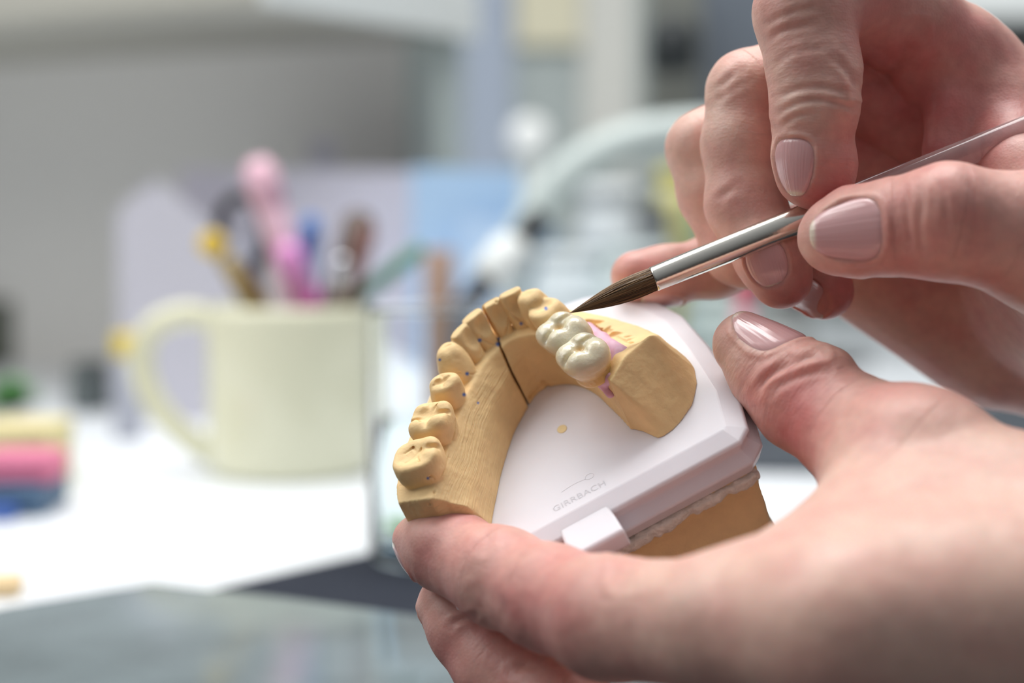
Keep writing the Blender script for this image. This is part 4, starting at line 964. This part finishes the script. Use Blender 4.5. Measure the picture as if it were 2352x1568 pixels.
stick('yellow_topped_pin', 560, 690, 488, 560, 2.4, mat('straw', (170, 150, 100), .5), 'thin tool with round yellow head leaning left in the mug', 'tool', dy=-6, extra=lambda o, q: link('head', tube_mesh('head', [q[2] - [0, 5, 0], q[2] - [0, 4, 0], q[2] + [0, 4, 0], q[2] + [0, 5, 0]], [5, 6.6, 6.6, 5], 24), mat('yellow_plastic', (236, 200, 70), .3), o))
sc = stick('wire_cutter', 595, 690, 560, 600, 5.0, mat('dark_steel', (96, 96, 108), .4), 'dark looped wire tool on the left of the mug', 'tool', dy=8)
arc_pts = [on_y(x, y, MY + 10) - np.array(sc.location) / MM for x, y in [(580, 620), (610, 560), (590, 480), (550, 452), (515, 480), (503, 540), (520, 610)]]
link('loop', tube_mesh('loop', catmull(arc_pts, 6), 3.4, 14), M_black, sc)
stick('gold_tool', 590, 690, 520, 590, 3.2, mat('brass', (190, 165, 100), .3, metal=.7), 'short brass tool leaning left behind the mug rim', 'tool', dy=-14)
stick('white_spatula', 640, 690, 625, 560, 6.0, mat('white_plastic_tool', (228, 228, 232), .4), 'white spatula handle between the loop tool and highlighter', 'spatula', dy=18)

# small jar with yellow lid behind the handle
def jar(name, px, py_top, y, r, hbody, lidh, cb, cl, label, cat, bz=0):
    x = X_(px, y, py_top); o = empty(name, (x, y, TZ + bz), label, cat)
    link('body', lathe_mesh('body', [(r * .86, 0), (r, 2), (r, hbody * .86), (r * .8, hbody)], 48), mat(name + '_body', cb, .4), o)
    link('lid', lathe_mesh('lid', [(r * .9, hbody), (r * .92, hbody + lidh - 1), (r * .8, hbody + lidh)], 48), mat(name + '_lid', cl, .4), o)
    return o
y = 1040; zt = zb(290, 748, y) - TZ
jar('yellow_lidded_jar', 292, 775, y - 40, 9.0, zt - 15, 13, (176, 178, 190), (228, 200, 60), 'small grey jar with yellow lid left of the mug handle', 'jar')
jar('dark_bottle', 205, 800, 1150, 14, 24, 10, (96, 104, 104), (84, 90, 90), 'short dark bottle behind the yellow lidded jar', 'bottle')

# card files standing behind the mug
def file_box(name, px0, px1, py0, py1, y, depth, m, label, cat='file box', slope=0.0, yaw=0.0):
    x0, x1 = X_(px0, y, 600), X_(px1, y, 600); z0 = zb(600, py0, y); z1 = zb(600, py1, y)
    w = x1 - x0; h0, h1 = z0 - TZ, z1 - TZ
    o = empty(name, (x0, y, TZ), label, cat); o.rotation_euler[2] = yaw
    t = 1.6
    def panel(nm, pts, th, ax):
        v = [np.array(p_, float) for p_ in pts]; off = np.array(ax, float) * th; n_ = len(v)
        vs = v + [p_ + off for p_ in v]; fs = [tuple(range(n_)), tuple(range(2 * n_ - 1, n_ - 1, -1))] + [(i, n_ + i, n_ + (i + 1) % n_, (i + 1) % n_) for i in range(n_)]
        me = mesh_np(nm, vs, fs, False); bm = bmesh.new(); bm.from_mesh(me); bmesh.ops.recalc_face_normals(bm, faces=bm.faces); bm.to_mesh(me); bm.free()
        link(nm, me, m, o)
    panel('front_panel', [(0, 0, 0), (w, 0, 0), (w, 0, h1), (slope, 0, h0), (0, 0, h0 * .86)], t, (0, 1, 0))
    panel('back_panel', [(0, depth, 0), (w, depth, 0), (w, depth, h1), (0, depth, h0)], t, (0, 1, 0))
    panel('side_panel', [(0, t, 0), (0, depth, 0), (0, depth, h0), (0, t, h0 * .86)], t, (1, 0, 0))
    panel('side_panel', [(w, t, 0), (w, depth, 0), (w, depth, h1), (w, t, h1)], t, (-1, 0, 0))
    return o
file_box('magazine_file', 270, 545, 412, 560, 1085, 90, mat('grey_lilac_card', (196, 194, 204), .8), 'grey lilac card file with sloped top left of the mug', slope=26)
file_box('magazine_file', 415, 1000, 388, 392, 1190, 70, M_lilac, 'wide pale lilac card file standing behind the mug')
fb = file_box('blue_folder', 945, 1195, 384, 392, 1150, 10, M_blue, 'light blue folder upright at the right of the lilac file', 'folder')
M_bl2 = mat('blue_paper', (186, 212, 242), .7)
o = link('blue_folder', box_mesh('blue_folder', (0, 0, 0), (64, 8, 134)), M_bl2); o.location = Vector((X_(990, 1125, 600), 1125, TZ)) * MM; o.rotation_euler = (0, math.radians(9), 0)
tag(o, 'deeper blue folder tilted right in front of the pale blue one', 'folder')
jar('white_pot', 742, 340, 1225, 11, zb(740, 352, 1225) - TZ, 9, (205, 205, 216), (214, 212, 224), 'small white pot topping out above the lilac file', 'pot')

# shelf unit on the left
M_unit = mat('unit_white', (236, 240, 238), rough=.45)
yc = 1282.0
unit_o = empty('shelf_unit', (X_(1075, yc, 60), yc, TZ), 'large white shelf unit with deep open bay at upper left', 'shelf unit')
unit_o.rotation_euler[2] = math.radians(60)
z_b = zb(1075, 88, yc) - TZ
def ubox(nm, lo, hi, m, bv): 
    o = link(nm, box_mesh(nm, lo, hi), m, unit_o)
    if bv: bevel(o, bv, 4)
    return o
tbd = ubox('top_board', (-250, -4, z_b), (0, 640, z_b + 34), M_cab, 3)  # board of the white unit, coloured grey to paint in its underside's shade
bevel(link('edge_band', box_mesh('edge_band', (-252, -9, z_b - 2), (2, -4, z_b + 36)), M_unit, tbd), 2, 3)
ubox('post', (-36, 4, 0), (-4, 34, z_b), M_mint, 4)
ubox('back_panel', (-14, 34, 0), (-6, 630, z_b), mat('pale_grey_board', (234, 232, 228), rough=.7), 0)
ubox('post', (-36, 600, 0), (-15, 630, z_b), M_mint, 2)

# grey tray at the far left
tr = empty('paper_tray', (X_(-60, 1560, 760), 1500, TZ), 'low dark olive tray lying at the back left of the bench', 'tray')
w = X_(238, 1500, 760) - X_(-60, 1560, 760); h = zb(100, 690, 1500) - TZ
for nm, lo, hi in [('base', (-120, 0, 0), (w, 120, 6)), ('rim', (-120, 0, 6), (w, 5, max(h, 20))), ('rim', (-120, 115, 6), (w, 120, max(h, 20))), ('rim', (w - 5, 5, 6), (w, 115, max(h, 20)))]:
    bevel(link(nm, box_mesh(nm, lo, hi), mat('olive_grey', (98, 102, 92), .7), tr), 1, 2)

# potted plant and stacked boxes at the left edge
def leafy(name, px, py, y, rad, n, col, pot, label, hgt, cat='plant'):
    x = X_(px, y, py); zc = zb(px, py, y) - TZ
    o = empty(name, (x, y, TZ), label, cat)
    link('pot', lathe_mesh('pot', [(10, 0), (11, 1), (14, zc - rad * .9), (12.5, zc - rad * .9), (10, zc - rad - 4)], 32), mat(name + '_pot', pot, .6), o)
    vs = []; fs = []
    for i in range(n):
        a = random.uniform(0, 2 * PI); el = random.uniform(.1, 1.3); L_ = rad * random.uniform(.7, 1.1); d = np.array([math.cos(a) * math.cos(el), math.sin(a) * math.cos(el), math.sin(el)]); s = unit(np.cross(d, [0, 0, 1])) * L_ * .18
        b0 = np.array([0, 0, zc - rad * .9]); k = len(vs); up = np.cross(s, d)
        vs += [b0, b0 + d * L_ * .5 + s, b0 + d * L_ * .5 - s, b0 + d * L_ - [0, 0, L_ * .15], b0 + d * L_ * .5 + unit(up) * L_ * .06]
        fs += [(k, k + 1, k + 4), (k, k + 4, k + 2), (k + 1, k + 3, k + 4), (k + 2, k + 4, k + 3)]
    link('leaves', mesh_np('leaves', vs, fs), mat(name + '_leaf', col, .5), o)
    return o
leafy('potted_plant', 22, 852, 1010, 24, 60, (92, 150, 84), (206, 200, 206), 'small green plant in a pale pot at the left edge', 40)
YB = 735.0
def bbox_px(name, px0, px1, py0, py1, y, depth, m, label, cat, bv=1.5, yaw=0):
    x0, x1 = X_(px0, y, py1), X_(px1, y, py1); z0, z1 = zb(px0, py1, y), zb(px0, py0, y)
    z0 = max(z0, TZ)
    o = link(name, box_mesh(name, (0, 0, 0), (x1 - x0, depth, z1 - z0)), m); o.location = Vector((x0, y, z0)) * MM; o.rotation_euler[2] = yaw
    bevel(o, bv, 3); return tag(o, label, cat)
bbox_px('blue_box', -60, 100, 1118, 1260, YB, 45, mat('denim_box', (84, 112, 140), .6), 'dark blue box lowest at the left edge of the bench', 'box', 2)
bbox_px('bright_blue_block', -60, 30, 1165, 1262, YB - 12, 10, mat('royal_blue', (70, 104, 176), .5), 'bright blue block in front of the dark blue box', 'block', 1.5)
zbx = zb(0, 1118, YB)
o = link('pink_sponge', box_mesh('pink_sponge', (0, 0, 0), (34, 30, 13)), mat('pink_foam', (226, 130, 160), .8, noise=.1, nscale=200)); o.location = Vector((X_(-70, YB, 1100), YB + 6, zbx)) * MM; bevel(o, 3, 3); tag(o, 'pink sponge on top of the dark blue box', 'sponge')
bbox_px('yellow_box', -80, 112, 985, 1200, YB + 62, 50, mat('straw_yellow_card', (218, 206, 156), .7), 'pale yellow box behind the pink sponge', 'box', 2)
o = link('peach_eraser', box_mesh('peach_eraser', (0, 0, 0), (22, 12, 7)), mat('peach_rubber', (246, 216, 168), .7)); e_ = on_z(10, 1375, 0); o.location = Vector((e_[0] - 18, e_[1], TZ)) * MM; bevel(o, 2.5, 3); tag(o, 'peach coloured eraser lying at the lower left on the bench', 'eraser')

# slate mats and the glossy slab in front
def flat_poly(name, pxs, th, m, label, cat, z=0.0, bv=.6):
    P_ = [on_z(x, y_, z + th)[:2] for x, y_ in pxs]; c = np.mean(P_, 0)
    o = link(name, prism_mesh(name, [tuple(p_ - c) for p_ in P_], 0, th), m); o.location = Vector((c[0], c[1], TZ + z)) * MM
    if bv: bevel(o, bv, 2)
    return tag(o, label, cat)
flat_poly('slate_mat', [(440, 1362), (850, 1268), (1300, 1180), (2000, 1400), (1500, 1560), (1050, 1440)], 1.5, M_slate, 'dark slate mat under the glass beaker and the hands', 'mat', bv=.4)
flat_poly('glossy_slab', [(0, 1396), (350, 1338), (640, 1370), (1000, 1418), (1500, 1500), (1640, 1560), (1100, 1600), (-700, 1600)], 5.0, M_tile, 'glossy grey mixing slab reflecting the room at the lower left', 'slab', z=1.6)
flat_poly('slate_mat', [(1560, 1000), (1660, 975), (2420, 905), (3100, 905), (3300, 1500), (2400, 1500), (2180, 1085), (1600, 1070)], 3, mat('dark_blue_grey', (64, 70, 78), .6), 'dark blue grey mat behind the left thumb', 'mat', bv=.4)  # right part, out of view, added to cut bench bounce under the right hand

# glass beaker behind the open end of the cast
GY = 640.0
gx0, gx1 = X_(845, GY, 1000), X_(1225, GY, 1000); gr = (gx1 - gx0) / 2; gcx = (gx0 + gx1) / 2; gh = zb(900, 712, GY) - TZ
M_glass = mat('clear_glass', (250, 252, 252), rough=.03, trans=1.0, ior=1.12)
M_water = mat('water', (240, 248, 248), rough=.0, trans=1.0, ior=1.06)
bk = empty('glass_beaker', (gcx, GY + gr * .0, TZ + 1.5), 'clear glass beaker of water behind the plaster teeth', 'beaker')
link('vessel', lathe_mesh('vessel', [(gr - 6, 0), (gr - 2, .4), (gr, 4), (gr, gh - 3), (gr + .8, gh - .6), (gr, gh), (gr - 1.6, gh - 2), (gr - 1.6, 6), (gr - 5, 4), (.01, 4)], 96), M_glass, bk)
wz = zb(900, 985, GY) - TZ
link('water', lathe_mesh('water', [(gr - 5.2, 4.1), (gr - 1.8, 6.2), (gr - 1.8, wz), (.01, wz - .4)], 96), M_water, bk)
def in_beaker(name, x0, y0, x1, y1, r, m, label, cat, dy, r1=None):
    a = on_y(x0, y0, GY + dy); b = on_y(x1, y1, GY + dy); d = unit(b - a); foot = a + d * ((TZ + 8 - a[2]) / d[2]); foot[0] = np.clip(foot[0], gcx - gr + 9, gcx + gr - 9)
    o = empty(name, foot, label, cat); r1 = r1 or r
    link('shaft', tube_mesh('shaft', [foot - foot, a - foot, b - foot], [r, r, r1], 18), m, o); return o, b - foot, foot
M_sp = mat('green_speck', (120, 160, 90), .6)
o = link('green_sponge', box_mesh('green_sponge', (-5, -4, 0), (5, 4, 3)), M_sp); o.location = Vector((X_(945, GY + 44, 1280), GY + gr + 16, TZ + 1.6)) * MM; bevel(o, 2, 2); tag(o, 'small green sponge piece on the mat behind the beaker', 'sponge')
# tools farther right behind the beaker
o = link('wooden_block', lathe_mesh('wooden_block', [(8.5, 0), (9.2, 1), (9.2, zb(1008, 572, 985) - TZ - 1), (8.4, zb(1008, 572, 985) - TZ)], 32), mat('cork_brown', (172, 144, 128), .7, noise=.1, nscale=120)); o.location = Vector((X_(1008, 985, 640), 985, TZ)) * MM; tag(o, 'upright reddish brown wooden rod right of the green stick', 'rod')
a_ = on_y(1074, 698, 960); b_ = on_y(1240, 498, 990); f0 = a_ - (b_ - a_) * .12
bp_ = empty('black_pen', f0, 'black pen with white band leaning in front of the blue folders', 'pen')
at_ = lambda t: tuple(a_ + (b_ - a_) * t - f0)
link('barrel', tube_mesh('barrel', [at_(-.12), at_(0), at_(1)], 7.0, 18), M_black, bp_)
link('white_band', tube_mesh('white_band', [at_(.25), at_(.30), at_(.62), at_(.68)], [9, 12.5, 12.5, 9], 24), M_white, bp_)
bbox_px('tool_holder', 1046, 1104, 712, 1100, 950, 24, mat('smoke_grey', (120, 128, 140), .4), 'smoke grey block holding the black pen behind the plaster teeth', 'holder', 2)
bbox_px('grey_case', 1335, 1500, 392, 700, 1420, 60, mat('mid_grey_case', (150, 156, 154), .7), 'mid grey case standing under the lamp arm', 'case', 4)

# magnifier lamp arm sweeping behind the right hand
lamp = empty('lamp_arm', on_z(1215, 905, 0), 'pale mint curved lamp arm arching behind the right hand', 'lamp')
f0 = np.array(lamp.location) / MM; LY = 1120
pts = [np.array([0, 0, 15.])] + [on_y(x, y_, LY) - f0 for x, y_ in [(1180, 640), (1205, 540), (1262, 440), (1350, 365), (1460, 318), (1580, 300), (1700, 305), (1830, 340), (1900, 420)]]
link('arm', tube_mesh('arm', catmull(pts, 8), 12.5, 20), M_mint, lamp)
link('base', lathe_mesh('base', [(34, 0), (35, 2), (34, 8), (14, 12), (12, 14)], 48), M_mint, lamp)
hd = on_y(1900, 430, LY) - f0
hm_ = link('head', lathe_mesh('head', [(30, 0), (32, 3), (30, 14), (12, 22), (6, 24)], 48), M_mint, lamp); hm_.location = Vector(hd - [0, 0, 20]) * MM
o = link('round_disc', lathe_mesh('round_disc', [(17, -4), (20, -2), (20, 2), (15, 6), (4, 7)], 32), mat('bright_white', (250, 252, 250), .3)); k_ = on_y(1215, 312, 1750); o.location = Vector((k_[0], 1750, k_[2])) * MM; o.rotation_euler[0] = PI / 2
st_ = link('disc_stem', box_mesh('disc_stem', (-6, 0, -(k_[2] - TZ)), (6, 6, 0)), M_white); 
kr = empty('highlight_disc', (k_[0], 1750, TZ), 'white disc on a post standing in for a blurred highlight left of the lamp arm', 'disc')  # white disc and post added to imitate an out-of-focus highlight
o.parent = kr; o.location = Vector((0, 0, k_[2] - TZ)) * MM; o.name = 'disc_face'; st_.parent = kr; st_.location = Vector((0, 2, k_[2] - TZ)) * MM; st_.name = 'post'

# monitor, note sheet, and shelf at the back right
MYY = 1500.0
mon = empty('monitor', (X_(1790, MYY, 100), MYY, TZ), 'large dark grey monitor behind the right hand', 'monitor')
zm = zb(1700, 285, MYY) - TZ
m_ = M_dm = mat('monitor_grey', (112, 119, 128), .45)
bevel(link('housing', box_mesh('housing', (-85, 0, zm), (120, 26, zm + 230)), m_, mon), 5, 3)
link('screen', box_mesh('screen', (-79, -1, zm + 8), (114, 1, zm + 222)), mat('screen_grey', (108, 115, 124), .3), mon)
link('stand', box_mesh('stand', (0, 8, 5), (30, 20, zm)), M_black, mon); link('foot', box_mesh('foot', (-50, -20, 0), (80, 50, 5)), M_black, mon)
bbox_px('storage_box', 1492, 1612, -60, 282, 1440, 40, mat('dark_olive_box', (116, 118, 112), .7), 'tall dark olive box left of the monitor', 'box', 3)
o = link('note_sheet', box_mesh('note_sheet', (0, 0, 0), (86, 1, 90)), mat('yellow_paper', (222, 216, 190), .8)); o.location = Vector((X_(1185, 2284, 50), 2284, zb(1185, 105, 2284))) * MM; tag(o, 'pale yellow note sheet taped high on the wall', 'note')
o = link('black_camera', lathe_mesh('black_camera', [(14, -22), (20, -20), (21, 10), (14, 22), (5, 24)], 32), mat('near_black', (44, 48, 50), .5)); o.location = Vector((X_(1545, 1400, 100), 1400, zb(1545, 108, 1400))) * MM; tag(o, 'black round camera clipped before the olive box', 'camera')
cb_ = empty('wall_cabinet', (X_(2330, 1700, 60), 1700, TZ), 'white wall cabinet with dark underside at upper right', 'cabinet')
z1 = zb(2300, 38, 1700) - TZ
link('cabinet_body', box_mesh('cabinet_body', (-180, 0, z1), (400, 560, z1 + 330)), M_unit, cb_)
link('dark_rail', box_mesh('dark_rail', (-150, 30, z1 - 50), (400, 50, z1 - 1)), mat('charcoal', (74, 74, 72), .7), cb_)
link('side_support', box_mesh('side_support', (240, 0, 0), (270, 560, z1)), M_unit, cb_)

# bottles and pots in the middle distance
jar('white_bottle', 1400, 450, 1230, 24, zb(1400, 470, 1230) - TZ, 16, (214, 220, 222), (226, 230, 230), 'round white bottle under the lamp arm', 'bottle')
jar('grey_bottle', 1498, 500, 1180, 13, zb(1500, 505, 1180) - TZ, 10, (132, 138, 140), (104, 106, 108), 'small grey bottle between the white bottle and the yellow one', 'bottle')
jar('yellow_bottle', 1545, 420, 1260, 13, zb(1540, 420, 1260) - TZ, 12, (206, 200, 140), (214, 204, 110), 'slim yellow bottle left of the right hand', 'bottle')
jar('green_bottle', 1580, 470, 1290, 10, zb(1580, 470, 1290) - TZ, 8, (140, 178, 150), (160, 190, 160), 'slim green bottle behind the yellow bottle', 'bottle')
jar('white_tub', 1330, 600, 1090, 30, zb(1330, 600, 1090) - TZ, 8, (206, 216, 220), (214, 222, 224), 'wide white tub behind the plaster front teeth', 'tub')
jar('frosted_tub', 1460, 560, 1060, 22, zb(1460, 590, 1060) - TZ, 8, (200, 212, 212), (206, 218, 218), 'frosted tub right of the wide white tub', 'tub')
jar('red_capped_vial', 1712, 665, 1000, 7, zb(1712, 700, 1000) - TZ, 14, (236, 190, 200), (222, 86, 110), 'little vial with red cap seen between the two hands', 'vial')
jar('mint_tub', 1660, 700, 1120, 26, zb(1660, 700, 1120) - TZ, 8, (198, 212, 208), (206, 218, 214), 'mint grey tub seen between the two hands', 'tub')
jar('pale_tub', 1790, 740, 1180, 24, zb(1790, 745, 1180) - TZ, 6, (206, 210, 208), (214, 216, 214), 'pale tub behind the red capped vial', 'tub')
leafy('green_cuttings', 1870, 790, 1080, 20, 50, (140, 170, 110), (190, 200, 190), 'green cuttings in a small pot behind the left thumb', 30)
jar('clear_cap', 2045, 870, 960, 10, 14, 8, (214, 218, 226), (222, 226, 234), 'small pale lidded pot behind the left thumb knuckle', 'pot')
